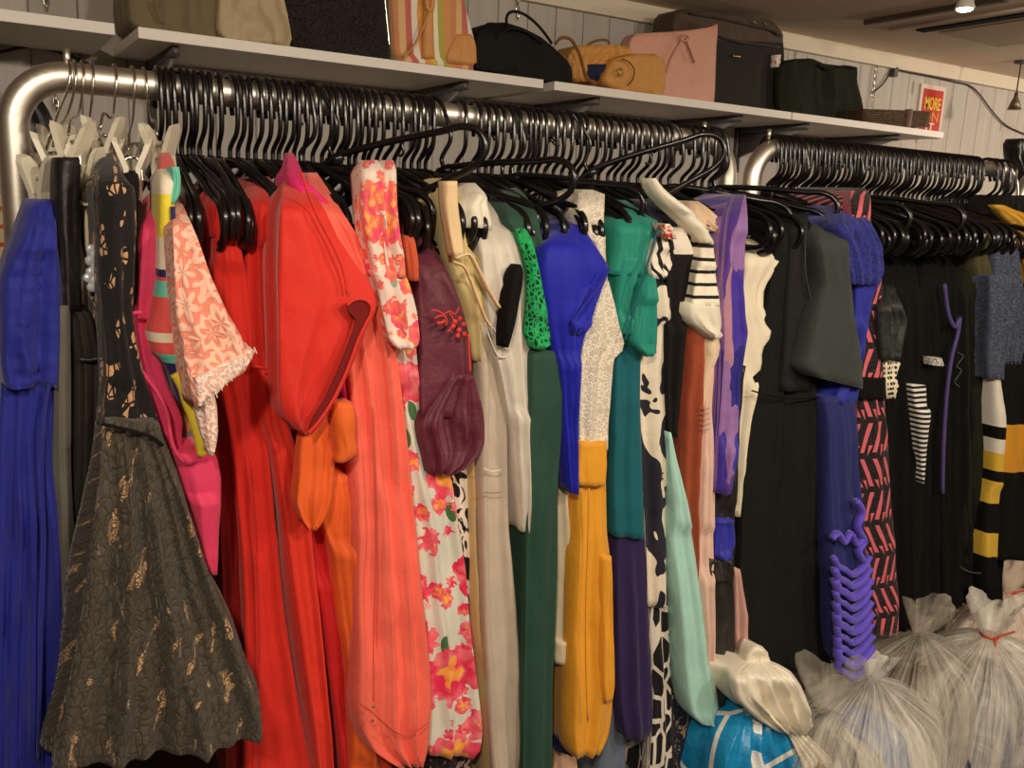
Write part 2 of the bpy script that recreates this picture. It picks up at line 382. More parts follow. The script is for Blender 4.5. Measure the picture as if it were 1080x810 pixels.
rack('clothes_rack', XB0, XB1, 'steel pipe rack in the middle distance hung with black clothes', [railx(810)])
rack('clothes_rack', XB1+.06, XB1+1.3, 'farthest steel pipe rack starting at the right edge of the photo', [])

# ================================================================ hangers
def hanger_meshes():
    h = MB()
    hp = smooth_pts([(0, .024, -.030), (0, .0285, -.012), (0, .026, .010), (0, .013, .0235), (0, -.004, .0265), (0, -.021, .0205), (0, -.0305, .006), (0, -.0335, -.018), (0, -.0335, -.046), (0, -.027, -.062), (0, -.011, -.074), (0, -.001, -.083), (0, 0, -.092), (0, 0, -.104)], 3)
    h.tube(hp, .0040, 8)
    f = MB()
    half = [(0, 0, -0.102), (0, -.03, -0.107), (0, -.10, -0.126), (0, -.180, -0.152), (0, -.213, -0.161), (0, -.234, -0.178), (0, -.238, -0.198), (0, -.226, -0.218), (0, -.200, -0.226), (0, -.16, -0.224), (0, -.05, -0.217)]
    loop = half + [(x, -y, z) for x, y, z in half[:0:-1]]
    f.tube(smooth_pts(loop, 3, True), .0057, 8, True)
    # small strap hooks under the shoulders
    for s in (-1, 1):
        f.tube(smooth_pts([(0, s*.115, -.132), (0, s*.112, -.149), (0, s*.104, -.154), (0, s*.098, -.147)], 2), .0026, 6)
    f.obox((0, 0, -.105), (.0045, 0, 0), (0, .014, 0), (0, 0, .008))
    a = h.mesh('hook'); b = f.mesh('frame'); a.materials.append(BLACKP); b.materials.append(BLACKP)
    return a, b
HK, FRM = hanger_meshes()
def hanger(x, label, group=None, yaw=0, lift=0, roll=0):
    t = empty('clothes_hanger', (x, RY, RZ)); t.rotation_euler = (-lift, roll, yaw)
    tag(t, label, 'hanger', group)
    for nm, me in (('hook', HK), ('frame', FRM)):
        o = bpy.data.objects.new(nm, me); COL.objects.link(o); o.parent = t
    return t
ABOVE = [(150, 'striped scarf and peach lace'), (192, 'dark crimson dress'), (214, 'red jersey dress'), (248, 'bright red shift dress'), (284, 'red sleeveless jacket'), (312, 'magenta peak'), (332, 'coral dress'), (362, 'empty stretch left of the floral scarf'),
         (384, 'floral scarf'), (412, 'burgundy blouse'), (440, 'rust shoulder'), (470, 'cream halter top'), (510, 'silvery jacket'), (530, 'bottle green dress'), (560, 'green crochet sleeve'), (590, 'cobalt dress'), (614, 'ivory lace top'), (634, 'slate dress'),
         (650, 'teal shirt'), (672, 'navy cardigan'), (690, 'cream striped knit'), (715, 'beige shoulder'), (735, 'purple print dress'), (780, 'ivory blouse'), (820, 'black pinafore dress'), (855, 'charcoal jacket'), (880, 'blue lace dress'), (900, 'pink geometric dress'),
         (922, 'polka dot blouse'), (940, 'black dress with the striped tie'), (965, 'black dress with the care label'), (990, 'black dress with the violet strap'), (1012, 'olive velvet skirt'), (1035, 'speckled blue sweater')]
def run(pxs):
    for px in pxs:
        w_ = [n for a, n in ABOVE if px >= a][-1]; rack_ = 'near' if px < 780 else 'middle'
        hanger(railx(px), f'black plastic hanger on the {rack_} rack above the {w_}', f'hangers above the {w_}', random.uniform(-.10, .16), random.uniform(-.03, .05), random.uniform(-.02, .02))
run([166, 174, 181, 189, 196, 203, 210, 219, 229, 242, 250, 260, 268, 278, 286, 294, 302, 310, 318, 329, 340, 347, 354, 361, 368, 375, 383, 390, 398, 406, 416, 427, 435, 443, 450])
hanger(railx(482), 'lone black plastic hanger on the bare stretch of the near rail', None, .05)
run([499, 507, 514, 522, 531, 540, 549, 556, 562, 568, 576, 586, 595, 603, 611, 619, 627, 635, 643, 651, 659, 667, 675, 684, 692, 700, 721, 729, 737, 745, 751])
run([812+4.55*i for i in range(48)])
run([1040, 1047, 1054, 1060])
# tilted ones whose end loops stick up out of the row
for px, yaw, lift, lab in [(322, .80, .52, 'black hanger swung sideways with its big end loop in front of the floral scarf'),
                     (312, .62, .10, 'black hanger reaching diagonally over the shoulder of the coral dress'),
                     (452, .50, .36, 'black hanger with its end loop standing over the cream straps'),
                     (440, .52, .06, 'black hanger whose end loop hangs over the burgundy blouse'),
                     (532, .62, .22, 'thick black hanger lifted above the bottle green dress'),
                     (592, .85, .62, 'black hanger turned sideways and lifted high above the teal shirt'),
                     (702, .75, .16, 'black hanger reaching across the purple print dress'),
                     (746, .62, .26, 'black hanger tilted above the ivory blouse'),
                     (752, .60, .10, 'lower black hanger above the ivory blouse'),
                     (835, .45, .20, 'black hanger lifted over the black pinafore dress'),
                     (893, .40, .22, 'black hanger tilted beside the pink geometric dress')]:
    hanger(railx(px), lab, None, yaw, lift)

# ---- clip hangers at the left
def clip_mesh():
    m = MB()
    for s in (-1, 1):
        m.prism([(-.012, s*.002, -.036), (.012, s*.002, -.036), (.0095, s*.003, -.004), (-.0095, s*.003, -.004)], (0, s*.0042, 0))
        m.prism([(-.0095, s*.002, -.006), (.0095, s*.002, -.006), (.0075, s*.011, .020), (.004, s*.0125, .026), (-.004, s*.0125, .026), (-.0075, s*.011, .020)], (0, s*.0055, .002))
    return m.mesh('clip', False)
CLP = clip_mesh(); CLP.materials.append(CLIPM)
def spring_mesh():
    m = MB(); m.tube(smooth_pts([(0, -.0075, -.02), (0, -.0065, .004), (0, 0, .008), (0, .0065, .004), (0, .0075, -.02)], 3), .0011, 6); return m.mesh('spring')
SPR = spring_mesh(); SPR.materials.append(WIRE)
for i, (px, cx, cy_, Yc, rz, lab) in enumerate([
        (73, 45, 196, 1.27, 1.2, 'clip hanger holding the blue gown, leftmost of the frosted clips'),
        (79, 59, 172, 1.30, 1.9, 'clip hanger just left of the black satin strip'),
        (87, 76, 160, 1.29, 1.5, 'clip hanger with a frosted clip right above the black satin strip'),
        (97, 93, 186, 1.30, 1.3, 'clip hanger holding the cream jewelled top'),
        (121, 110, 153, 1.33, 1.6, 'clip hanger holding the black lace dress'),
        (140, 140, 175, 1.31, 1.9, 'clip hanger between the black lace dress and the pink top'),
        (152, 171, 160, 1.33, 1.4, 'clip hanger holding the bright striped scarf')]):
    X = railx(px); c = onY(cx, cy_, Yc)
    t = tag(empty('clip_hanger', (X, RY, RZ)), lab, 'hanger')
    m = MB(); m.tube(smooth_pts([(X, RY+.02, RZ-.02), (X, RY+.024, RZ+.006), (X, RY+.010, RZ+.0225), (X, RY-.008, RZ+.0225), (X, RY-.0235, RZ+.006), (X+(c.x-X)*.1, RY-.028, RZ-.02), (X+(c.x-X)*.4, RY-.06, RZ-.055), (X+(c.x-X)*.8, (RY+Yc)/2-.02, c.z+.045), (c.x, Yc+.03, c.z+.022)], 3), .0018, 7)
    m.build('hook', WIRE, t)
    m = MB(); m.tube([(c.x, Yc-.012, c.z+.012), (c.x, Yc+.28, c.z+.02)], .0024, 8); m.build('bar', WIRE, t)
    for dy, dz in ((0, 0), (.24, .008)):
        k = link('clip', CLP, None, t); k.matrix_parent_inverse = Matrix.Identity(4); k.location = (c.x-X, Yc+dy-RY, c.z+dz-RZ); k.rotation_euler = (0, .16*(i % 3-1), rz-.55); k.scale = (1.5, 1.5, 1.35)
        q = link('spring', SPR, None, k); q.matrix_parent_inverse = Matrix.Identity(4)

# ================================================================ cloth volumes
def interp(rows, y):
    """rows: sorted (y, xl, xr, yl, yr, dl, dr); monotone cubic between the rows"""
    n = len(rows)
    if y <= rows[0][0]: return rows[0]
    if y >= rows[-1][0]: return rows[-1]
    i = max(k for k in range(n-1) if rows[k][0] <= y); a, b = rows[i], rows[i+1]; h = b[0]-a[0]; t = (y-a[0])/h; out = [y]
    for c in range(1, 7):
        d = (b[c]-a[c])/h
        dm = (a[c]-rows[i-1][c])/(a[0]-rows[i-1][0]) if i > 0 else d
        dp = (rows[i+2][c]-b[c])/(rows[i+2][0]-b[0]) if i+2 < n else d
        m0 = 0 if d*dm <= 0 else 2*d*dm/(d+dm); m1 = 0 if d*dp <= 0 else 2*d*dp/(d+dp)
        out.append(.45*((2*t**3-3*t*t+1)*a[c]+(t**3-2*t*t+t)*h*m0+(-2*t**3+3*t*t)*b[c]+(t**3-t*t)*h*m1)+.55*(a[c]+(b[c]-a[c])*t))
    return out
DY = .042
def volume(name, rows, Y, B, mat, parent=None, sh=45, rec=.13, folds=None, amp=.006, bulge=None, slant=0.0, bands=None, wr=1.0, seed=None, bdx=0.0, flat=False, NF=None, ruche=0, zmin=None):
    """A hanging cloth body: every level is a closed ring - rounded front edge, two flanks running back B metres, a back edge.
    rows (y, xl, xr) or (y, xl, xr, dyl, dyr) or + (dl, dr): outline of the near edge, traced on the upright plane Y (+dl / +dr metres)."""
    seed = random.random()*50 if seed is None else seed
    Y += DY; B = max(.02, B-DY*.6) if B > .1 else B
    R = []
    for r in rows:
        r = list(r)+[0]*(7-len(r)); R.append((r[0], r[1], r[2], r[3], r[4], r[5], r[6]))
    R.sort()
    if zmin is not None: e_ = R[-1]; R.append((e_[0]+12, e_[1], e_[2], *e_[3:]))
    y0, y1 = R[0][0], R[-1][0]
    step = 5 if y1-y0 < 160 else 8
    N = max(6, int((y1-y0)/step)); ys = [y0+(y1-y0)*i/N for i in range(N+1)]
    if bands:
        for yb, _ in bands[:-1]: ys.append(yb)
    ys = sorted(set(ys))
    mid = interp(R, (y0+y1)/2); wid = (onY(mid[2], mid[0], Y)-onY(mid[1], mid[0], Y)).length
    nf = NF or max(14, min(64, int(wid/.004)))
    nb = 12 if B > .1 else 5
    k = folds if folds is not None else max(1.0, wid/.035)
    vs = []; uvs = []; L = 2*nb+nf+4
    p1, p2, p3 = (seed*1.7) % 6.28, (seed*3.1) % 6.28, (seed*5.3) % 6.28
    prevw = None
    for y in ys:
        r = interp(R, y); t = (y-y0)/max(1, y1-y0)
        rc = rec*(1-min(1, (y-y0)/sh))**1.5 if sh else 0
        Yl, Yr = Y+r[5]+rc, Y+r[6]+rc
        PL = onY(r[1], y+r[3], Yl); PR = onY(r[2], y+r[4], Yr)
        wv = PR-PL; W = max(.002, Vector((wv.x, wv.y)).length); dirv = Vector((wv.x, wv.y, 0)).normalized(); nrm = Vector((dirv.y, -dirv.x, 0))
        bl = (bulge if bulge is not None else (.42 if W < .045 else .09))*W; bl = min(bl, .014 if W > .06 else .02)
        A = amp*(.25+.75*min(1, t*2.2)) * min(1, W/.03)
        back = max(.02, B-rc)
        ring = []
        for i in range(nf+1):
            s = i/nf
            env = (max(0, 1-abs(2*s-1)**(2 if W < .045 else 4)))**.5
            wob = .35*math.sin(3.1*t+p3)+.25*math.sin(7*t+p2)
            ph = 2*PI*k*(s+.05*math.sin(2*PI*(s+t*.5)+p2))+p1+wob
            f = 1-2*abs(math.sin(ph/2))**.8; f *= 1.15
            f2 = .4*math.sin(2*PI*k*2.3*s+p3+2*wob)
            P = PL+wv*s
            q = Vector((P.x*14, P.z*7, seed)); nz = noise.noise(q)*.007*wr + noise.noise(q*3.1)*.003*wr + noise.noise(Vector((P.x*40+P.z*9, P.z*16-P.x*11, seed+4)))*.0016*wr
            if wr > 1.2: nz += noise.noise(Vector((P.x*30+P.z*22, P.z*34-P.x*20, seed+9)))*.0035*(wr-1)
            if ruche: nz += ruche*(1-2*abs(math.sin(P.z*PI/.021+1.2*math.sin(P.x*31+seed)+noise.noise(Vector((P.x*9, P.z*9, seed)))*2.5))**.7)
            P = P+nrm*(bl*env+A*(f+f2)*env**.6+(nz if not flat else 0)*env)
            ring.append(P)
        for side, PP in ((1, PR), (-1, PL)):
            seq = []
            for j in range(1, nb+1):
                u = j/nb; fl = 0 if flat else side*A*.8*math.sin(2*PI*u*B/.07+p2+.5*math.sin(5*t+p1)) + noise.noise(Vector((PP.y+u*B, PP.z*6, seed+side)))*.006*wr
                taper = 1 - .25*u**3
                seq.append(PP+Vector((bdx*u+fl*min(1, W/.02)-side*0, back*u, slant*u)))
            if side == 1: ring += seq
            else: left = seq
        # back edge
        a, b = ring[-1], left[-1]
        ring += [a.lerp(b, .33), a.lerp(b, .66)]
        ring += left[::-1]
        if zmin is not None: ring = [Vector((q_.x, q_.y, max(zmin, q_.z))) for q_ in ring]
        u = 0; cu = []
        for i, P in enumerate(ring):
            if i: u += (P-ring[i-1]).length
            cu.append(u)
        vs += ring; z0 = (PL.z+PR.z)/2
        uvs.append([(c, P.z) for c, P in zip(cu, ring)])
        n = len(ring)
    nl = len(ys); fs = []; mi = []
    for a in range(nl-1):
        ym = (ys[a]+ys[a+1])/2; mm = 0
        if bands:
            for bi, (yb, _) in enumerate(bands):
                if ym < yb: mm = bi; break
            else: mm = len(bands)-1
        for i in range(n):
            j = (i+1) % n; fs.append((a*n+i, (a+1)*n+i, (a+1)*n+j, a*n+j)); mi.append(mm)
    fs.append(tuple(range(n))); mi.append(0); fs.append(tuple((nl-1)*n+i for i in range(n))[::-1]); mi.append(mi[-2] if len(mi) > 1 else 0)
    me = bpy.data.meshes.new(name); me.from_pydata([tuple(v) for v in vs], [], fs)
    uvl = me.uv_layers.new(name='UVMap')
    for pi, p in enumerate(me.polygons):
        p.material_index = mi[pi]; p.use_smooth = True
        for li in p.loop_indices:
            vi = me.loops[li].vertex_index; uvl.data[li].uv = uvs[vi//n][vi % n]
    mats = []
    if bands:
        um = []
        for _, m_ in bands:
            if m_ not in um: um.append(m_)
        idx = [um.index(m_) for _, m_ in bands]; mats = um
        for pi, p in enumerate(me.polygons): p.material_index = idx[mi[pi]]
    else: mats = [mat]
    me.update()
    return link(name, me, mats, parent)
def garment(name, cat, label, rows, Y, B, mat, parts=(), group=None, body='body', **kw):
    """one hanging garment; with parts it becomes an Empty with children"""
    if not parts:
        return tag(volume(name, rows, Y, B, mat, **kw), label, cat, group)
    c = onY((rows[0][1]+rows[0][2])/2, rows[0][0], Y)
    t = tag(empty(name, (c.x, RY, c.z)), label, cat, group)
    volume(body, rows, Y, B, mat, t, **kw)
    for p in parts: p(t)
    return t
def P_vol(nm, rows, Y, B, mat, label=None, **kw):
    def f(t):
        o = volume(nm, rows, Y, B, mat, t, **kw)
        if label: o['label'] = label
    return f
def P_tube(nm, pts, Y, r, mat, label=None, closed=False, flat=1.0):
    def f(t):
        m = MB(); P = [onY(p[0], p[1], Y+DY+(p[2] if len(p) > 2 else 0)) for p in pts]
        m.tube(smooth_pts(P, 4, closed), r, 8, closed, 0, flat); o = m.build(nm, mat, t)
        if label: o['label'] = label
    return f
def P_patch(nm, pts, Y, mat, label=None, th=.004):
    def f(t):
        m = MB(); P = smooth_pts([onY(p[0], p[1], Y+DY+(p[2] if len(p) > 2 else 0)) for p in pts], 3, True)
        m.prism(P, (0, th, 0)); o = m.build(nm, mat, t, False)
        if label: o['label'] = label
    return f
def P_balls(nm, pts, Y, r, mat, label=None):
    def f(t):
        for p in pts:
            m = MB(); c = onY(p[0], p[1], Y+DY); m.ball(c, (r, r*.6, r)); o = m.build(nm, mat, t)
            if label: o['label'] = label
    return f
# ================================================================ clothes on the near rack, left to right
G = garment
ROYAL = fab((36, 42, 140), .7, 1, .25)
G('evening_gown', 'dress', 'royal blue gown with a tightly ruched bodice, leftmost on the near rack',
  [(404,1,60),(430,0,61),(470,-4,62),(560,-6,72),(640,-8,74),(720,-10,74),(830,-10,72)], 1.17, .32, ROYAL, sh=0, folds=4, amp=.013, seed=3, body='skirt', parts=[
  P_vol('bodice', [(210,35,56),(225,31,58),(245,26,60),(275,14,61),(310,5,62),(350,3,62),(385,6,61),(400,8,60),(410,10,60)], 1.15, .10, ROYAL, wr=2.4, folds=2, amp=.005, seed=8, sh=50, rec=.05, ruche=.010),
  P_tube('seam', [(52,404),(46,440),(44,500),(46,560),(43,640),(42,720),(40,800)], 1.152, .0022, ROYAL)])
SAT = satin((30, 27, 25), .42)
G('satin_trousers', 'trousers', 'shiny black satin trousers folded over a clip between the blue gown and the lace dress',
  [(322,60,86),(332,72,98),(360,74,104),(372,76,107),(400,76,107),(470,74,107),(560,70,102),(680,66,92),(830,62,90)], 1.185, .22, fab((44, 40, 35), .6), sh=0, folds=2, seed=4, body='leg', parts=[
  P_vol('waistband', [(166,58,84),(172,57,85),(250,57,85),(300,58,86),(327,60,87)], 1.175, .13, SAT, sh=0, amp=.003, seed=6),
  P_tube('waist_fold', [(84,379),(92,380),(100,379),(107,377)], 1.165, .003, SAT)])
G('grey_skirt', 'skirt', 'charcoal grey skirt hanging behind the black satin trousers',
  [(322,56,74),(400,57,75),(480,57,75),(600,62,79),(700,64,82),(830,60,82)], 1.165, .05, fab((104, 100, 90)), sh=0, seed=2)
CREAM = fab((205, 190, 160))
CRY = plain('crystal', (225, 228, 235), .08, .3, 1)
G('jewelled_top', 'top', 'cream top with a cluster of clear crystals beside the black satin strip',
  [(196,87,92),(215,87,97),(245,88,102),(262,90,105),(285,95,106),(310,100,113),(350,102,115),(400,103,115),(440,106,116)], 1.20, .2, CREAM, sh=30, rec=.06, seed=5, parts=[
  P_balls('crystal', [(96,263),(99,268),(95,275),(101,280),(96,287),(93,293),(99,296),(97,303),(102,289)], 1.175, .0065, CRY, 'clear glass crystal'),
  P_tube('trim', [(84,212),(90,216),(96,214)], 1.19, .002, CREAM)])
LACE = m_black_lace(); OPENL = m_bodice_lace()
G('lace_dress', 'dress', 'black floral lace dress over a tan lining with a wide flared skirt',
  [(446,108,168),(460,107,172),(500,105,186),(540,100,200),(585,94,214),(620,90,226),(665,83,246),(715,73,262),(750,64,274,0,-8),(785,55,277,6,-14),(800,54,276,14,-22)], 1.08, .20, LACE, sh=0, folds=3.2, amp=.014, bulge=.10, seed=11, wr=1.6, body='skirt', NF=70, parts=[
  P_vol('bodice', [(157,108,116),(170,106,124),(185,104,130),(200,103,143),(230,104,144),(280,105,142),(330,108,140),(370,112,146),(400,112,153),(430,110,163),(450,108,169)], 1.11, .16, OPENL, sh=40, rec=.2, folds=1.6, amp=.005, seed=12),
  P_vol('strap', [(180,131,145),(195,130,146),(240,131,146),(290,133,146),(330,136,144)], 1.14, .05, fab((24, 22, 21)), sh=30, seed=2),
  P_tube('waist_seam', [(108,447),(125,451),(145,456),(160,461),(172,470)], 1.065, .0022, fab((18, 16, 15)))])
PINK = fab((226, 62, 104), .6, 1, .2)
G('pink_dress', 'dress', 'hot pink sleeveless dress with its long armhole hanging open beside the black lace dress',
  [(470,181,206,8,0),(486,186,228,6,-6),(505,191,233,4,0),(530,198,233),(560,205,231),(590,213,230),(606,222,229)], 1.13, .14, PINK, sh=0, rec=0, folds=1, amp=.003, seed=3, parts=[
  P_vol('shoulder', [(196,163,169),(210,158,170),(240,148,170),(270,141,170),(300,136,169),(322,132,168),(345,130,166),(370,134,168),(400,145,176),(425,155,186),(445,165,193),(460,173,192),(480,181,192),(492,188,196)], 1.15, .16, PINK, sh=45, rec=.15, folds=1, amp=.003, seed=4),
  P_tube('armhole_binding', [(150,330),(143,330),(137,332),(131,340),(134,358),(142,378),(153,396),(166,414),(176,435),(179,455),(184,474),(196,488),(207,485),(213,480)], 1.115, .0026, PINK)])
G('tan_lining_top', 'top', 'ochre and grey top glimpsed through the open armhole of the hot pink dress',
  [(430,195,214),(450,192,216),(480,190,214),(495,192,214)], 1.19, .1, None, bands=[(452, fab((150, 110, 50))), (500, fab((110, 100, 92)))], sh=0, seed=7)
CO = fab((232, 88, 84), .6); TQ = fab((110, 205, 180), .6); NV = fab((42, 38, 96), .6); YL = fab((236, 214, 60), .6); CW = fab((240, 225, 200), .6)
G('striped_scarf', 'scarf', 'scarf with coral, turquoise, yellow and navy bands clipped beside the peach lace',
  [(161,171,178),(172,170,184),(190,169,186),(220,168,184),(250,168,182),(285,168,184),(297,168,184),(330,163,188),(350,158,190),(372,163,196),(380,172,199),(400,181,201),(425,188,201)], 1.115, .07, None, sh=30, rec=.14, folds=1, amp=.002, seed=2,
  bands=[(178, CO), (205, CW), (250, YL), (284, CW), (292, NV), (296, CO), (313, TQ), (350, CO), (360, CW), (372, CO), (382, TQ), (430, NV)], body='cloth', parts=[
  P_vol('fold', [(176,181,189),(190,183,191),(205,180,190),(215,178,184)], 1.11, .03, TQ, sh=0, seed=5),
  P_vol('edge_band', [(218,181,185),(260,182,186),(282,180,186)], 1.10, .03, NV, sh=0, seed=6),
  P_tube('hanging_end', [(184,394),(192,408),(197,425),(203,440),(209,460),(213,480)], 1.105, .006, YL)])
PEACH = m_net_lace((250, 196, 172), (232, 108, 84), 90); PALE = m_net_lace((250, 226, 212), (240, 170, 150), 150)
G('peach_lace_blouse', 'blouse', 'peach lace blouse with a white eyelash hem fanned out over the red dresses',
  [(209,186,190),(225,183,197),(250,183,208),(290,184,222),(330,186,240),(352,190,253),(380,195,262,0,-8),(405,202,268,6,-36),(420,206,260,10,-32)], 1.05, .12, PEACH, sh=35, rec=.2, folds=2, amp=.004, bulge=.1, seed=5, parts=[
  P_vol('eyelash_hem', [(385,205,262,14,-16),(400,207,269,16,-30),(415,209,263,16,-32)], 1.043, .03, PALE, sh=0, amp=.003, folds=3),
  P_vol('lower_edge', [(400,203,222),(430,205,229),(455,210,230),(470,217,228),(480,220,226)], 1.07, .05, PALE, sh=0, amp=.003),
  *[P_tube('lash', [(a, b), (a+c, b+d)], 1.035, .0006, fab((250, 236, 226))) for a, b, c, d in [(268-i*5.2, 366+i*5.6-(i%2)*1, 3, 7+(i % 3)) for i in range(11)]]])
RED = fab((214, 42, 30), .75, 1, .2); RED2 = fab((196, 30, 26), .75, 1, .2); RED3 = fab((224, 52, 34), .7, 1, .2); DRED = fab((150, 22, 20), .75)
G('crimson_dress', 'dress', 'dark crimson dress, leftmost of the reds and mostly hidden by the peach lace',
  [(196,202,209),(240,203,212),(300,206,226),(400,222,240),(460,226,248),(560,232,256),(640,236,258),(740,238,258),(830,238,258)], 1.27, .3, DRED, seed=9)
G('red_jersey_dress', 'dress', 'red jersey dress with two looped straps next to the peach lace',
  [(214,222,247),(240,224,250),(300,225,262),(380,226,270),(420,236,276),(480,246,284),(560,254,292),(640,258,300),(720,258,312),(830,258,332)], 1.225, .33, RED, sh=0, folds=1.6, seed=13, parts=[
  P_vol('strap', [(192,226,236),(200,224,240),(220,223,240),(250,225,240)], 1.22, .14, RED2, sh=25, rec=.12),
  P_vol('strap', [(194,242,251),(204,241,256),(224,242,257),(250,244,256)], 1.225, .14, RED2, sh=25, rec=.12),
  P_tube('seam', [(262,480),(268,560),(272,640),(273,720),(272,810)], 1.206, .0009, RED2)])
G('red_shift_dress', 'dress', 'bright red shift dress with a square armhole edge, right of the jersey dress',
  [(388,268,297),(410,268,297),(440,274,302),(480,286,315),(540,296,326),(600,303,332),(680,314,341),(760,326,348),(830,334,354)], 1.21, .33, RED3, sh=0, folds=1.3, seed=14, body='skirt', parts=[
  P_vol('bodice', [(186,270,284),(195,268,290),(230,264,294),(260,262,296),(300,262,297),(350,262,297),(392,266,298)], 1.215, .30, RED, sh=35, rec=.16, folds=1.5),
  P_tube('hem_edge', [(267,386),(278,388),(290,388),(297,384)], 1.195, .0022, RED3),
  P_tube('seam', [(281,400),(288,460),(300,560),(313,660),(326,760)], 1.196, .0008, RED2)])
G('scarlet_skirt', 'skirt', 'deep scarlet skirt seen below the red blazer beside the orange blouse',
  [(470,312,342),(540,318,350),(585,324,355),(650,338,363),(720,348,372),(830,361,386)], 1.225, .3, fab((208, 34, 36), .7), sh=0, seed=15, folds=1.2)
MAG = fab((224, 40, 112), .6)
G('magenta_top', 'top', 'magenta top whose peak shows behind the red sleeveless jacket',
  [(161,304,309),(172,302,315),(188,302,321),(215,320,348),(250,330,366),(300,345,378),(380,352,378),(430,360,378),(452,366,378)], 1.20, .12, MAG, sh=40, rec=.14, seed=3)
BLZ = fab((226, 50, 38), .6, 1, .25, .3, .35)
G('red_sleeveless_jacket', 'jacket', 'large smooth red sleeveless jacket turned toward the viewer with a long open armhole',
  [(184,300,316,0,-6),(200,297,330),(220,296,342),(250,295,356),(280,294,376),(305,294,394),(322,294,398),(345,294,388),(380,294,374),(410,294,360),(430,296,350),(446,304,340),(458,319,329)], 1.14, .13, BLZ, sh=40, rec=.14, folds=1.0, amp=.004, bulge=.12, seed=21, wr=.9, parts=[
  P_patch('armhole_lining_shade', [(366,322),(374,316),(384,316),(391,322),(391,331),(385,343),(377,360),(368,385),(357,410),(345,432),(333,448),(326,454),(331,440),(343,420),(355,395),(366,368),(374,346),(375,336),(369,330)], 1.108, fab((120, 20, 18)), 'dark red lining patch painted as the shaded inside of the armhole'),  # thin slab, lining red darkened to paint the shade inside the armhole
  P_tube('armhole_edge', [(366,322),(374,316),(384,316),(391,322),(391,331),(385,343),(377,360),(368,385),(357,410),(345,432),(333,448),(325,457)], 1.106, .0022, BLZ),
  P_tube('lapel_edge', [(318,182),(326,206),(336,230),(350,256),(362,285),(366,310)], 1.118, .002, BLZ)])
ORG = fab((238, 100, 40), .6)
G('orange_blouse', 'blouse', 'orange blouse with a turned cuff poking out under the red sleeveless jacket',
  [(500,344,378),(540,338,378),(585,352,378),(650,362,380),(720,370,388),(830,374,404)], 1.19, .28, ORG, sh=0, seed=16, parts=[
  P_vol('sleeve', [(425,356,371),(445,328,373),(465,320,356),(500,317,352),(530,313,349),(548,319,342),(560,327,334)], 1.15, .03, ORG, sh=0, amp=.004, bulge=.06, folds=2, seed=4),
  P_vol('cuff', [(424,352,371),(440,350,374),(460,352,374),(476,355,377),(487,353,366)], 1.135, .03, fab((244, 112, 44), .6), sh=0, amp=.002, seed=6)])
CORAL = fab((252, 112, 92), .65, 1, .25, .3, .6)
G('coral_dress', 'dress', 'long coral chiffon dress with a button-tab sleeve ending at its lower right',
  [(182,325,334),(196,327,344),(225,334,362),(260,345,384),(300,354,401),(345,364,413),(400,372,422),(450,377,428),(550,378,438),(640,378,447),(700,378,453),(745,377,455),(762,379,454,2,0),(785,392,452,6,0),(800,412,449,4,0),(810,424,446)], 1.165, .3, CORAL, sh=50, folds=3, amp=.010, seed=18, bulge=.05, wr=1.5, body='body', parts=[
  P_balls('button', [(394,745),(393,760)], 1.13, .003, plain('shell_button', (150, 110, 100), .2, .3), 'small pearly button'),
  P_tube('placket', [(393,430),(395,520),(396,600),(394,680),(394,740)], 1.139, .001, fab((214, 80, 66))),
  P_tube('cuff_seam', [(380,742),(394,752),(412,768),(430,776),(452,762)], 1.137, .0012, fab((214, 80, 66))),
  P_vol('under_layer', [(760,380,392),(780,382,402),(830,384,420)], 1.21, .12, fab((226, 80, 50)), sh=0)])
FLO = m_floral(); FLOS = m_floral((236, 214, 200), 19, (236, 78, 112), (244, 150, 90), (250, 196, 120), (150, 170, 150), .5)
G('floral_scarf', 'scarf', 'pink and orange floral scarf looped over the tilted black hanger',
  [(286,394,426),(300,398,432),(330,404,440),(360,411,443),(368,418,438)], 1.13, .06, FLOS, sh=0, folds=2, amp=.005, seed=3, body='lower_loop', parts=[
  P_vol('left_strand', [(169,383,398),(180,381,404),(215,381,405),(240,384,407),(265,390,410),(292,396,420)], 1.14, .05, FLOS, sh=15, rec=.04, seed=4),
  P_vol('right_strand', [(169,407,415),(180,405,418),(215,404,419),(245,404,422),(270,406,426),(292,408,428)], 1.135, .045, FLOS, sh=15, rec=.04, seed=5)])
G('floral_dress', 'dress', 'white dress printed with large pink and yellow roses, right of the coral dress',
  [(296,404,432),(340,408,436),(400,414,441),(470,422,462),(510,428,477),(550,436,483),(600,440,491),(650,443,495),(700,446,501),(740,449,506),(770,450,509),(790,451,507),(797,454,500)], 1.20, .28, FLO, sh=40, rec=.1, folds=1.6, seed=20)
G('dark_underskirt', 'skirt', 'dark speckled underskirt just below the hem of the rose print dress',
  [(780,452,502),(800,450,496),(830,450,494)], 1.23, .2, m_blobs((34, 26, 28), (150, 120, 120), 60, 60, .6), sh=0)
BURG = satin((104, 42, 60), .5, .4); EMB = fab((226, 66, 56), .6)
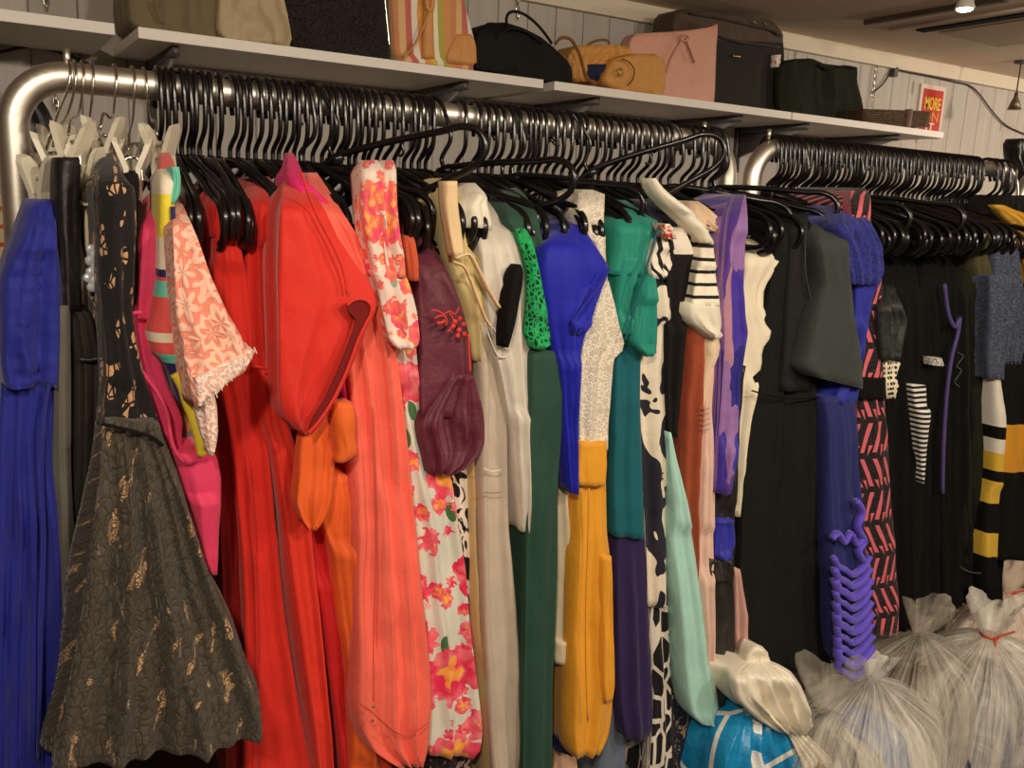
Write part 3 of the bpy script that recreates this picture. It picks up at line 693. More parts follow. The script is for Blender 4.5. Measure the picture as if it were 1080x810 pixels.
G('burgundy_blouse', 'blouse', 'burgundy blouse with coral berry embroidery and a drooping sleeve',
  [(222,424,430),(235,426,442),(260,430,458),(290,440,474),(320,442,486),(350,443,494),(380,443,498),(400,443,497),(420,444,488),(440,445,480)], 1.190, .24, BURG, sh=70, folds=1, amp=.003, seed=23, parts=[
  P_vol('sleeve', [(396,478,500),(410,470,503),(430,456,509),(450,447,511),(466,449,511),(480,453,505),(492,456,494),(500,458,478)], 1.175, .07, BURG, sh=0, folds=2.5, amp=.009, wr=2.2, seed=24, bulge=.04),
  P_tube('embroidered_stem', [(455,327),(462,328),(468,331),(474,328),(480,331),(484,324)], 1.158, .0012, EMB),
  P_tube('embroidered_stem', [(458,336),(464,333),(470,334),(471,343)], 1.158, .0014, EMB),
  P_tube('embroidered_stem', [(474,330),(478,337),(476,345),(472,350)], 1.158, .0012, EMB),
  P_tube('embroidered_leaf', [(461,341),(466,340),(469,338)], 1.158, .0022, EMB),
  P_balls('embroidered_berry', [(480,339),(485,336),(489,342),(478,344),(484,348),(490,352),(483,354)], 1.157, .0040, EMB),
  P_tube('piping', [(494,352),(495,375),(496,392)], 1.163, .0016, EMB)])
G('rust_shirt', 'top', 'small rust coloured shoulder between the floral scarf and the burgundy blouse',
  [(238,425,431),(255,427,438),(280,430,442),(296,433,442)], 1.17, .1, fab((206, 92, 56)), sh=20, rec=.05)
G('monochrome_print_skirt', 'skirt', 'thin edge of a black and white print skirt left of the sand knit dress',
  [(460,472,491),(520,476,492),(600,482,493),(700,488,494)], 1.225, .2, m_blobs((230, 220, 205), (24, 22, 22), 40, 30, .48), sh=0)
SAND = fab((206, 176, 122), .7)
G('sand_knit_dress', 'dress', 'golden sand knit dress hanging left of the taupe trousers',
  [(400,486,504),(470,488,506),(560,490,509),(640,495,514),(720,503,522),(830,510,530)], 1.22, .28, SAND, sh=0, folds=1, seed=3)
STR = fab((236, 206, 160), .6)
G('cream_halter_top', 'top', 'pale cream halter top with two loose ribbon straps falling to the right',
  [(188,469,477),(196,468,481),(230,470,486),(262,474,492),(275,476,506),(300,484,510),(340,492,512),(380,498,512)], 1.20, .2, fab((220, 200, 140)), sh=30, rec=.08, seed=6, parts=[
  P_vol('neck_strap', [(191,469,482),(215,470,483),(245,474,487),(270,478,490)], 1.16, .02, STR, sh=0, amp=.001),
  P_tube('ribbon_strap', [(478,276),(489,281),(496,295),(503,314),(512,336),(517,344)], 1.125, .0048, STR, flat=.4),
  P_tube('ribbon_strap', [(480,272),(494,268),(503,282),(514,304),(526,324)], 1.12, .0065, STR, flat=.4),
  P_vol('collar', [(193,490,500),(205,488,512),(222,487,516),(240,488,520)], 1.19, .12, fab((236, 228, 208)), sh=25, rec=.08, wr=1.8)])
TAUPE = fab((198, 182, 164), .6)
G('taupe_dress', 'dress', 'plain taupe sheath dress with a pale piped armhole, left of the grey marbled satin',
  [(300,500,512),(350,502,525),(375,504,536),(400,505,537),(480,505,535),(560,507,537),(600,508,541),(700,512,549),(830,520,553)], 1.19, .3, TAUPE, sh=50, rec=.1, folds=1.2, seed=7, parts=[
  P_tube('armhole_piping', [(511,340),(516,355),(523,372),(529,377),(536,374),(532,366),(526,356),(520,345)], 1.163, .0013, fab((240, 232, 220))),
  P_tube('flap_seam', [(510,494),(518,497),(528,496)], 1.163, .0012, fab((236, 228, 214))),
  P_tube('flap_seam', [(511,519),(520,520),(528,519)], 1.163, .0010, fab((150, 136, 120)))])
G('marbled_satin_dress', 'dress', 'grey marbled satin dress glimpsed between the taupe dress and the dark green dress',
  [(350,532,547),(400,534,550),(440,535,552),(500,538,557),(560,541,558),(600,545,558),(640,550,558)], 1.215, .25, m_marble((206, 196, 184), (120, 112, 104)), sh=40, rec=.08, seed=8, parts=[
  P_patch('armhole_shade_patch', [(535,400),(537,412),(541,428),(546,445),(545,448),(538,444),(534,430),(533,412)], 1.19, DARK, 'dark patch painted as the shaded armhole'),  # no hole cut: dark slab paints the shade of the armhole hollow
  P_tube('armhole_edge', [(535,400),(537,412),(541,428),(546,445),(545,448),(538,444)], 1.187, .001, fab((235, 228, 216)))])
SILV = fab((218, 210, 196), .5, 1, .1, .4)
G('silver_jacket', 'jacket', 'silvery off-white jacket with a black armhole strip, right of the cream halter',
  [(212,504,514),(222,503,524),(240,506,537),(262,508,548),(290,510,555),(320,514,558),(360,520,560),(400,530,560),(460,540,559),(560,548,558)], 1.17, .28, SILV, sh=50, rec=.14, folds=2.4, amp=.007, seed=9, parts=[
  P_vol('armhole_strip', [(279,546,549),(286,541,552),(300,537,551),(330,532,545),(350,530,540),(366,530,536)], 1.142, .02, fab((14, 13, 13)), 'black armhole strip', sh=0, amp=0)])
MINT = m_crochet((30, 176, 96), (8, 58, 40))
G('green_crochet_top', 'top', 'bright green crochet top sleeve between the silver jacket and the dark green dress',
  [(216,534,541),(235,541,552),(255,548,562),(290,556,570),(330,554,577),(350,553,580),(362,556,581),(368,562,574)], 1.155, .2, MINT, sh=45, rec=.12, seed=3)
DG = fab((40, 74, 60), .7)
G('dark_green_dress', 'dress', 'long bottle green dress with a bare shoulder in the middle of the near rack',
  [(370,562,592),(385,560,601),(405,560,600),(440,559,594),(520,557,588),(585,555,588),(660,554,586),(720,553,583),(830,551,582)], 1.16, .3, DG, sh=0, folds=1.2, amp=.005, seed=9, body='skirt', parts=[
  P_vol('bodice', [(198,532,545),(210,532,556),(225,534,566),(240,540,570),(280,560,572),(330,566,580),(376,566,595)], 1.19, .27, DG, sh=35, rec=.14, seed=4)])
IV = fab((222, 206, 176), .75)
G('ivory_knit_dress', 'dress', 'ivory dress with a wide waistband between the bottle green and mustard clothes',
  [(330,578,590),(400,588,596),(440,587,600),(500,586,603),(585,586,606),(640,585,604),(680,584,602),(700,585,599)], 1.205, .25, IV, sh=30, rec=.05, seed=10, parts=[
  P_vol('waistband', [(466,586,602),(490,586,602),(495,586,602)], 1.197, .2, IV, sh=0, amp=.001),
  P_vol('hem_band', [(674,584,603),(698,584,600)], 1.197, .2, IV, sh=0, amp=.001)])
G('navy_skirt', 'skirt', 'navy skirt showing below the hem of the ivory dress', [(640,584,606),(700,583,604),(780,584,603),(792,586,602)], 1.24, .22, fab((30, 22, 88)), sh=0)
G('blush_skirt', 'skirt', 'blush skirt hem at the bottom edge below the navy skirt', [(770,583,606),(830,582,610)], 1.27, .2, fab((220, 180, 150)), sh=0)
BLU = fab((26, 32, 172), .6, 1, .25)
G('cobalt_dress', 'dress', 'cobalt blue dress with a pointed cap sleeve in the middle of the near rack',
  [(222,597,605),(240,592,616),(262,577,630),(284,573,643),(298,574,638),(320,578,628),(345,582,620),(370,588,613),(400,592,612),(450,597,610),(520,602,610)], 1.15, .24, BLU, sh=40, folds=1.6, amp=.006, seed=12, parts=[
  P_tube('cap_sleeve_edge', [(643,283),(636,296),(624,312),(612,328),(603,342)], 1.125, .002, BLU),
  P_vol('sleeve_underside', [(300,612,636),(320,604,628),(340,598,622),(352,600,614)], 1.14, .04, BLU, sh=0, seed=3)])
IVL = m_net_lace((240, 230, 212), (206, 192, 168), 220)
G('ivory_lace_top', 'top', 'ivory lace top with a bell sleeve, above the mustard skirt',
  [(296,618,642),(320,617,648),(345,616,653),(362,615,657),(370,614,655),(378,613,646),(400,612,645),(440,611,642),(474,611,641)], 1.165, .24, IVL, sh=0, folds=1.8, amp=.005, seed=5, parts=[
  P_vol('shoulder', [(200,613,624),(204,611,638),(230,612,637),(262,618,638),(300,620,640)], 1.19, .2, IVL, sh=20, rec=.08, seed=6)])
MUS = fab((236, 164, 44), .6, 1, .25)
G('mustard_skirt', 'skirt', 'mustard yellow button-front skirt with a deep waistband, centre of the near rack',
  [(505,610,639),(560,608,640),(585,606,643),(650,604,644),(700,602,645),(740,601,646),(770,601,643),(786,602,638),(797,604,632)], 1.17, .24, MUS, sh=0, folds=1.8, amp=.007, seed=14, body='body', parts=[
  P_vol('waistband', [(466,612,640),(480,611,640),(508,610,639),(512,611,638)], 1.155, .24, MUS, sh=0, amp=.002),
  P_tube('button_placket', [(621,515),(620,580),(618,640),(618,700),(620,760)], 1.142, .0016, MUS),
  P_vol('side_pleat', [(585,632,643),(650,634,645),(700,632,646),(720,632,646),(738,634,644)], 1.16, .15, MUS, sh=0)])
G('slate_dress', 'dress', 'slate blue grey dress in the gap right of the mustard skirt',
  [(218,632,640),(235,634,648),(262,636,650),(400,640,648),(500,641,650),(600,641,653),(700,640,656),(760,634,658),(830,628,660)], 1.225, .25, fab((104, 116, 134)), sh=25, rec=.06)
G('forest_green_dress', 'dress', 'narrow strip of a forest green dress left of the teal dress', [(260,640,650),(340,642,654),(420,643,653),(480,644,652)], 1.205, .2, fab((24, 66, 34)), sh=25, rec=.06)
TEAL = fab((30, 140, 122), .55, 1, .15); TEALD = fab((16, 98, 110), .7)
G('teal_dress', 'dress', 'deep petrol teal dress above the dark plum skirt',
  [(300,650,682),(360,649,676),(420,648,675),(500,647,678),(566,648,680)], 1.18, .28, TEALD, sh=0, folds=1.3, seed=15)
G('teal_shirt', 'shirt', 'bright teal shirt with a short sleeve hanging over the petrol dress',
  [(211,652,659),(222,653,674),(236,655,697),(250,656,693),(268,656,688),(290,654,686)], 1.165, .24, TEAL, sh=30, rec=.14, seed=16, folds=1.2, body='shoulder', parts=[
  P_vol('sleeve', [(286,677,688),(310,672,691),(340,668,693),(360,666,693),(372,676,691),(376,680,688)], 1.15, .08, TEAL, sh=15, rec=.03, amp=.004),
  P_vol('front', [(270,654,686),(320,652,676),(352,652,668)], 1.17, .18, TEAL, sh=0),
  P_tube('sleeve_seam', [(694,240),(686,268),(676,300),(668,330),(660,358)], 1.142, .0018, TEALD)])
G('plum_skirt', 'skirt', 'dark plum skirt beneath the petrol teal dress', [(560,650,680),(600,651,682),(680,652,685),(740,655,688),(768,658,688),(780,661,682)], 1.19, .28, fab((48, 34, 82)), sh=0, folds=1, seed=17)
BLOT = m_blobs((228, 216, 194), (36, 34, 46), 15, 9, .475, 1.0, seed=2)
G('ivory_print_dress', 'dress', 'ivory dress printed with large dark navy flower shapes, right of the teal clothes',
  [(262,686,700),(290,688,703),(330,686,705),(365,680,705),(400,673,704),(450,675,704),(500,678,704),(560,681,703),(640,684,702)], 1.185, .28, BLOT, sh=40, rec=.1, folds=1, seed=5, parts=[
  P_balls('button', [(699,499),(699,505)], 1.163, .0022, plain('red_button', (160, 50, 30), .3), 'tiny red button')])
G('lattice_skirt', 'skirt', 'black skirt with a bold white lattice print low on the near rack',
  [(600,684,703),(680,686,706),(740,689,708),(830,684,709)], 1.20, .28, m_lattice(), sh=0, folds=1, seed=6)
G('monochrome_striped_blouse', 'blouse', 'white and black striped blouse with a red printed collar, right of the teal shirt',
  [(236,697,704),(248,694,708),(264,690,711),(280,686,709),(294,690,702)], 1.15, .1, m_stripes((24, 22, 22), (232, 222, 206), .022, .4, 0, .8, .5), sh=20, rec=.06, parts=[
  P_vol('collar', [(236,697,705),(246,699,709),(252,701,711)], 1.135, .03, m_blobs((240, 225, 205), (200, 60, 40), 120, 120, .5), 'white collar with red marks', sh=0)])
BK = fab((26, 24, 24), .85)
G('black_blouse', 'blouse', 'black blouse with a white yoke left of the striped knit',
  [(224,703,712),(238,703,720),(255,704,728),(268,704,732),(300,703,728),(345,703,722),(400,704,718),(460,704,712)], 1.17, .26, None, sh=30, rec=.1, seed=5, folds=1,
  bands=[(268, fab((232, 222, 206))), (470, BK)])
G('navy_cardigan', 'cardigan', 'navy lumpy knit cardigan shoulder above the black blouse', [(210,676,690),(222,680,702),(236,690,718),(246,704,722)], 1.20, .2, fab((34, 36, 54)), sh=20, rec=.08, wr=2.2)
G('speckled_skirt', 'skirt', 'navy skirt flecked with gold behind the pale aqua dress',
  [(400,702,710),(480,702,710),(560,704,716),(640,706,726),(720,708,736),(770,711,737),(830,712,738)], 1.215, .25, m_blobs((28, 32, 50), (150, 132, 100), 90, 60, .6, 3), sh=0)
AQ = fab((176, 224, 212), .75)
G('aqua_dress', 'dress', 'pale aqua dress hem narrowing to a point at the top, over the flecked skirt',
  [(456,705,707.5),(490,706,715),(530,709,724),(585,712,733),(640,717,741),(690,721,748),(730,725,756),(748,728,758),(757,731,755,0,-3),(762,737,752)], 1.165, .2, AQ, sh=0, folds=1.3, amp=.004, seed=4)
BR = fab((108, 46, 26), .8); RU = fab((166, 78, 50), .8)
G('dark_brown_dress', 'dress', 'dark chocolate brown dress left of the rust dress', [(250,722,733),(280,718,738),(320,712,740),(380,708,742),(450,710,734),(520,716,730),(580,724,732)], 1.195, .26, BR, sh=35, rec=.1)
G('rust_dress', 'dress', 'rust brown dress with a soft sheen beneath the striped knit', [(330,724,742),(400,724,742),(460,722,740),(520,722,737),(585,728,735),(640,730,735)], 1.175, .25, RU, sh=0, folds=1)
WS = m_stripes((24, 22, 24), (240, 232, 212), .0225, .27, 1)
KN = fab((240, 232, 212), .85)
G('striped_knit_top', 'top', 'cream knit top with thin black stripes on its sleeve, right of the rust dress',
  [(240,734,743),(252,737,750),(270,738,752),(290,734,755),(310,731,757),(322,729,758)], 1.14, .14, WS, sh=35, rec=.1, folds=1, amp=.004, seed=5, body='sleeve', parts=[
  P_vol('cuff', [(320,728,759),(330,727,760),(342,733,761),(350,744,760),(357,749,757)], 1.137, .12, KN, sh=0, amp=.003),
  P_vol('shoulder', [(188,686,691),(196,687,697),(206,692,707),(218,703,722),(230,716,736),(244,729,746),(256,738,752)], 1.165, .025, KN, sh=0, amp=.002, wr=1.5)])
G('beige_shirt', 'top', 'beige shoulder behind the cream striped knit', [(212,726,736),(222,728,750),(234,736,762),(244,750,766)], 1.18, .16, fab((226, 196, 164)), sh=20, rec=.06)
G('pink_lace_top', 'top', 'thin pink and grey shoulder just left of the purple print dress', [(222,756,764),(232,758,772),(260,758,766),(330,757,763),(360,756,761)], 1.19, .14, fab((214, 180, 170)), sh=20, rec=.06)
G('cream_blouse', 'blouse', 'cream blouse flaring below the cuff of the striped knit', [(345,740,752),(365,741,758),(375,742,757),(395,740,750),(430,739,745)], 1.16, .16, fab((236, 214, 180)), sh=0)
BLS = fab((232, 196, 178), .8)
G('blush_pleated_dress', 'dress', 'blush pink pleated dress with a smocked waist, right of the rust dress',
  [(385,738,750),(430,738,748),(460,737,750),(520,735,751),(585,733,751),(680,742,752),(730,744,753)], 1.17, .22, BLS, sh=0, folds=3, amp=.005, parts=[
  *[P_tube('smocking', [(738,430+i*5.5),(743,432+i*5.5),(748,430+i*5.5)], 1.145, .0009, fab((150, 110, 96))) for i in range(5)]])
G('orange_red_top', 'top', 'small orange-red block beside the purple print dress', [(350,752,763),(400,751,762),(424,751,760)], 1.185, .18, fab((206, 66, 26)), sh=0)
G('indigo_dress', 'dress', 'dark indigo dress below the orange-red block', [(422,750,762),(500,750,760),(585,750,762),(640,752,766)], 1.20, .2, fab((40, 36, 104)), sh=0)
PUR = m_multi([(70, 52, 160), (44, 40, 130), (150, 110, 170), (90, 60, 150), (60, 60, 170), (180, 130, 150)], 20, 8, .6)
G('purple_print_dress', 'dress', 'sheer violet, indigo and lilac print dress at the right end of the near rack',
  [(205,777,785),(218,771,785),(240,767,785),(262,765,784),(300,763,783),(335,763,786),(352,764,788),(370,764,785),(400,762,780),(440,760,778),(480,757,774),(520,756,768)], 1.15, .22, PUR, sh=30, rec=.1, folds=1.4, seed=6)
G('black_satin_sash_dress', 'dress', 'black satin dress with a knotted sash, right end of the near rack',
  [(385,774,784),(430,770,780),(480,766,777),(540,758,775),(590,752,775),(608,749,773),(640,749,775),(700,750,775),(760,756,772),(785,757,768)], 1.175, .22, satin((38, 36, 34), .45), sh=0, folds=1.5, amp=.007, wr=2, parts=[
  P_vol('knot', [(590,752,772),(602,749,774),(614,752,772)], 1.16, .05, satin((44, 42, 40), .45), sh=0, wr=2.5),
  P_vol('blue_flash', [(548,757,773),(570,755,775),(588,754,770)], 1.165, .06, fab((54, 56, 170), .5), 'bright blue flash of lining', sh=0)])
G('dusty_pink_skirt', 'skirt', 'dusty pink skirt edge hanging in front of the black pinafore dress', [(600,774,780),(640,775,785),(646,775,786),(670,776,786),(695,777,793,0,8),(706,778,792)], 1.18, .16, fab((206, 158, 146)), sh=0)
G('plum_scarf', 'scarf', 'plum scarf end beside the blue and white carrier bag', [(690,764,778),(730,764,780),(770,762,776),(800,760,770)], 1.21, .1, fab((84, 28, 76)), sh=0)
IVB = fab((244, 232, 204), .6, 1, .15)
G('ivory_blouse', 'blouse', 'ivory blouse with a pointed collar corner, first thing on the rack of black clothes',
  [(250,784,800),(262,784,832,0,0),(274,784,826),(290,784,814),(305,784,806),(325,784,805),(340,784,814),(352,784,821),(362,784,814),(375,783,812),(388,783,812),(396,783,800),(420,783,796),(450,780,790),(500,777,786),(545,776,781)], 1.220, .14, IVB, sh=25, rec=.08, folds=1.4, amp=.006, seed=9, wr=1.6)

# ================================================================ the rack of black clothes
B1 = fab((24, 25, 23), .85); B2 = fab((14, 13, 12), .9); CH = fab((60, 66, 62), .8); B3 = fab((18, 18, 14), .95)
G('black_pinafore_dress', 'dress', 'long plain black pinafore dress, widest garment on the middle rack',
  [(212,828,852),(225,822,858),(260,816,862),(300,812,866),(350,804,868),(400,796,870),(440,791,872),(520,785,873),(600,781,874),(690,782,876,0,14),(704,790,877,-4,10)], 1.215, .3, B1, sh=35, folds=2.2, amp=.008, bulge=.14, seed=9, parts=[
  P_tube('waist_seam', [(793,412),(810,417),(830,420),(850,420),(866,419)], 1.180, .0016, B2),
  P_tube('neck_binding', [(850,240),(849,265),(850,290),(855,315),(862,331),(868,322),(872,300),(878,275)], 1.183, .0016, fab((60, 62, 60))),
  P_vol('bodice_panel', [(225,836,852),(300,832,850),(360,828,852),(412,824,856)], 1.197, .06, fab((36, 36, 34)), sh=15, rec=.05, amp=.002)])
G('charcoal_jacket', 'jacket', 'charcoal jacket with a wide short sleeve over the black pinafore dress',
  [(222,866,878),(240,862,890),(262,866,894),(300,872,898),(340,862,902),(370,854,906),(395,848,910,-6,8),(402,860,909,-4,8)], 1.155, .08, CH, sh=35, rec=.12, folds=1, amp=.004, seed=12)
BLL = m_net_lace((52, 58, 150), (28, 30, 84), 200); NVB = fab((44, 48, 110), .8); RUF = fab((104, 84, 214), .55, 1, .35)
G('blue_lace_dress', 'dress', 'blue lace dress ending in violet ruffles between the black pinafore and the pink geometric dress',
  [(418,868,900),(450,872,903),(500,875,905),(540,877,908),(600,878,914),(650,879,917),(690,882,920),(706,892,918)], 1.17, .2, NVB, sh=0, folds=2, amp=.006, seed=4, body='skirt', parts=[
  P_vol('bodice', [(211,878,892),(222,880,908),(240,884,922),(262,893,931),(285,897,932),(300,900,927)], 1.15, .2, BLL, sh=30, rec=.12, wr=1.6),
  P_vol('side', [(296,902,930),(310,903,922),(330,902,918),(360,900,912),(400,890,908),(425,880,904)], 1.165, .14, fab((42, 50, 160), .6), sh=0),
  *[P_tube('ruffle', [(879+i*.6,588+i*12),(884,597+i*12),(892,601+i*12),(898,606+i*12),(906,602+i*12),(912,596+i*12),(917+i*.4,586+i*12)], 1.138, .0095+.0015*(i % 3), RUF, None, False, .7) for i in range(10)],
  P_tube('ruffle', [(903,528),(909,540),(904,556),(911,570),(905,582),(914,596)], 1.142, .011, RUF, None, False, .6),
  P_tube('ruffle', [(877,568),(884,562),(890,572),(897,562),(903,574),(911,566)], 1.142, .010, RUF, None, False, .6)])
GEO = m_geo()
G('geometric_dress', 'dress', 'black dress with pink slanted bars and triangles on the middle rack',
  [(198,898,910),(206,897,918),(236,899,919),(262,902,922),(300,906,931),(345,906,932),(400,905,932),(440,904,934),(500,906,938),(560,910,942),(620,916,946),(664,922,947),(669,923,946)], 1.185, .28, GEO, sh=25, rec=.08, folds=1, amp=.003, seed=5, parts=[
  P_vol('waistband', [(398,904,933),(420,903,934)], 1.176, .25, B2, 'plain black waistband', sh=0, amp=.001)])
G('black_cap_sleeve_top', 'top', 'glossy black gathered cap sleeve beside the geometric dress', [(300,932,940),(318,932,950),(340,932,957),(362,933,953),(380,934,950)], 1.16, .14, satin((40, 44, 40), .5), sh=25, rec=.06, wr=2.2)
G('polka_dot_blouse', 'blouse', 'white blouse with black polka dots peeping out right of the geometric dress', [(382,932,950),(395,932,946),(410,932,943),(420,933,941)], 1.175, .18, m_dots((228, 218, 190), (20, 18, 18), 85, .3), sh=0)
rr = random.Random(4)
NM = [('black_jersey_dress', 'black jersey dress just right of the polka dot blouse', B2), ('black_tie_blouse', 'black blouse carrying a narrow black and white striped tie', B3),
      ('black_shift_dress', 'black shift dress with a small white care label', B2), ('black_velvet_dress', 'black dress crossed by a dark violet strap', B3),
      ('black_lace_up_dress', 'black dress with a laced front left of the olive velvet skirt', B2), ('olive_velvet_skirt', 'very dark olive velvet skirt ending in a wide hem', fab((30, 32, 20), .95)), ]
XS = [(931,966,664,966), (950,985,640,978), (972,1000,650,1000), (990,1014,640,1016), (1004,1026,622,1030), (1012,1040,600,1046)]
WHT = fab((232, 226, 216)); VIO = fab((84, 70, 128), .6)
for (nm, lab, mt), (xa, xb, yb, xc), ya in zip(NM, XS, (300, 306, 296, 300, 304, 296)):
    parts = []
    if nm == 'black_tie_blouse': parts = [P_vol('striped_tie', [(406,962,976),(440,966,977),(480,970,976),(510,973,974)], 1.205, .02, m_stripes((236, 232, 224), (16, 15, 15), .0128, .5), 'black and white striped tie', sh=0, amp=0)]
    if nm == 'black_shift_dress': parts = [P_vol('care_label', [(377,981,991),(385,981,992)], 1.205, .01, m_blobs((236, 232, 226), (90, 88, 86), 300, 300, .5), 'small white care label', sh=0, amp=0)]
    if nm == 'black_velvet_dress': parts = [P_tube('strap', [(996,300),(1000,330),(1007,345),(1012,335),(1010,352),(1003,380),(998,420),(995,470),(994,520)], 1.205, .005, VIO, 'dark violet strap')]
    if nm == 'black_lace_up_dress': parts = [P_tube('lace', [(1010,372),(1016,376),(1009,386),(1014,391),(1007,402),(1012,408)], 1.212, .0012, fab((90, 86, 84)))]
    if nm == 'olive_velvet_skirt': parts = [P_tube('hem', [(1013,598),(1022,603),(1034,604),(1045,598)], 1.208, .0022, fab((60, 60, 44)))]
    G(nm, 'dress' if 'dress' in nm else 'skirt' if 'skirt' in nm else 'blouse', lab, [(ya-62, xa+4, xa+14), (ya-30, xa+2, xb-8), (ya, xa, xb-4), (ya+90, xa, xb), ((ya+yb)/2+60, xa, (xb+xc)/2), (yb-8, xa+2, xc), (yb, xa+3, xc-2)], 1.235, .28, mt, parts, sh=70, rec=.16, folds=2, amp=.008)
G('olive_knit_top', 'top', 'dull olive knit shoulder near the right end of the middle rack', [(232,1030,1040),(255,1030,1048),(280,1030,1054),(300,1034,1052),(318,1038,1046)], 1.22, .16, fab((78, 72, 46)), sh=25, rec=.06)
G('speckled_blue_sweater', 'sweater', 'dark slate blue speckled sweater with a long sleeve at the right edge',
  [(240,1050,1066),(262,1050,1074),(300,1048,1077),(345,1052,1078),(372,1058,1078),(384,1060,1076)], 1.20, .24, m_blobs((58, 64, 82), (92, 100, 118), 240, 200, .55), sh=30, rec=.08, parts=[
  P_vol('sleeve', [(290,1046,1062),(320,1044,1064),(360,1044,1062),(400,1044,1058)], 1.185, .06, m_blobs((58, 64, 82), (92, 100, 118), 240, 200, .55), sh=0)])
YW = fab((222, 182, 62)); WH2 = fab((232, 226, 212))
G('colour_block_dress', 'dress', 'black dress with a vertical run of white and yellow blocks near the right edge',
  [(380,1048,1050),(400,1046,1054),(448,1047,1057),(500,1046,1055),(560,1040,1053),(590,1039,1052),(625,1040,1050)], 1.195, .2, None, sh=0, folds=1, amp=.001,
  bands=[(449, WH2), (462, B2), (477, WH2), (496, YW), (507, B2), (531, YW), (562, B2), (587, YW), (640, B2)])
G('mustard_block_dress', 'dress', 'black dress with one broad mustard band, at the right edge of the photo',
  [(380,1054,1090),(447,1057,1092),(498,1055,1092),(560,1053,1092),(590,1051,1090)], 1.21, .25, None, sh=0, folds=1, bands=[(447, B2), (497, fab((214, 150, 34))), (600, B2)])
G('yellow_shirt', 'shirt', 'golden yellow shirt shoulder beyond the last hangers at the right edge', [(216,1050,1056),(222,1054,1072),(230,1060,1094),(240,1072,1098),(300,1084,1100)], 1.24, .02, fab((222, 170, 60)), sh=0)
for nm, lab, xa, xb, ya, yb, c in [('black_coat', 'black coat behind the golden shirt at the right edge', 1040, 1095, 206, 400, (18, 17, 17)),
                               ('black_long_dress', 'long black dress in the deep shadow beneath the speckled sweater', 1028, 1056, 330, 640, (17, 16, 16))]:
    G(nm, 'coat' if 'coat' in nm else 'dress', lab, [(ya, xa+6, xb-10), (ya+30, xa, xb), (yb, xa, xb)], 1.28, .28, fab(c), sh=30)

# ================================================================ clothes on the low rail behind
t = tag(empty('wall_rail', (-.6, 2.3, 1.52)), 'low black rail on the back wall behind the racks', 'rail')
m = MB(); m.tube([(-.7, 2.25, 1.40), (3.3, 2.25, 1.40)], .012, 10); m.build('bar', BLACKP2, t)
for x in (-.65, .6, 1.9, 3.2):
    m = MB(); m.tube([(x, 2.25, 1.40), (x, WALL-.002, 1.40)], .009, 8); m.build('bracket_arm', BLACKP2, t)
BG = [(-.42, (196, 70, 60), 'red'), (-.28, (20, 20, 22), 'black'), (-.12, (130, 140, 150), 'grey'), (.02, (24, 22, 24), 'dark'), (.16, (206, 62, 52), 'red'), (.28, (226, 196, 70), 'yellow'), (.42, (24, 22, 22), 'black'),
      (.56, (196, 40, 40), 'red'), (.68, (224, 212, 200), 'white'), (.80, (170, 30, 36), 'red'), (.93, (230, 222, 212), 'white'), (1.05, (30, 28, 30), 'black'), (1.17, (196, 44, 60), 'crimson'), (1.30, (226, 220, 212), 'white'),
      (1.42, (216, 206, 206), 'pale'), (1.54, (228, 224, 220), 'white'), (1.66, (232, 224, 220), 'white'), (1.78, (90, 120, 170), 'blue'), (1.88, (206, 46, 46), 'red'), (2.0, (40, 40, 60), 'navy'), (2.12, (200, 170, 140), 'tan'), (2.24, (30, 30, 34), 'black'), (2.36, (96, 106, 124), 'slate'),
      (2.48, (226, 196, 60), 'yellow'), (2.6, (30, 28, 26), 'black'), (2.72, (60, 58, 60), 'charcoal'), (2.86, (200, 190, 180), 'cream'), (3.0, (26, 25, 25), 'black'), (3.14, (120, 70, 80), 'rose')]
for i, (x, c, cn) in enumerate(BG):
    t = tag(empty('hanging_top', (x, 2.25, 1.40)), f'{cn} top on the low rail behind the racks, glimpsed between hangers', 'top', f'{cn} tops on the low rail behind')
    y = 2.02+rr.uniform(-.03, .03)
    m = MB(); n = 10
    for k in range(13):
        z = 1.36-k*.075 - (0 if k else -.0); hw = (.03, .047, .052)[min(k, 2)]; near = y+(.16 if k == 0 else 0.02 if k == 1 else 0)
        for a in range(16):
            th = 2*PI*a/16; m.v.append((x+hw*math.cos(th)*(1+.15*math.sin(5*th+i)), 2.25+(2.25-near)*math.sin(th), z-.03*abs(math.sin(th))))
    for k in range(12):
        for a in range(16): m.f.append((k*16+a, (k+1)*16+a, (k+1)*16+(a+1) % 16, k*16+(a+1) % 16)); m.mi.append(0)
    m.f += [tuple(range(16)), tuple(12*16+a for a in range(16))[::-1]]; m.mi += [0, 0]
    m.build('body', fab(c), t)
    m = MB(); m.tube(smooth_pts([(x, 2.27, 1.40), (x, 2.25, 1.416), (x, 2.232, 1.40), (x, 2.235, 1.38), (x, 2.25, 1.365), (x, 2.25, 1.35)], 3), .0035, 6); m.build('hanger_hook', BLACKP, t)
# striped cloth seen left of the rack post
G('striped_towel', 'towel', 'cream cloth with thin orange stripes at the far left behind the rack post', [(205,-40,12),(300,-40,14),(420,-40,14)], 1.7, .06, m_stripes((206, 96, 60), (224, 200, 170), .03, .25), sh=0)
G('black_backpack', 'bag', 'black bag hanging in the shadow behind the left rack post',
  [(92,18,28),(100,10,40),(118,8,52),(150,12,60),(190,16,62),(215,20,60)], 2.60, .17, BLACKP2, sh=0, wr=2, folds=1)

DY = 0
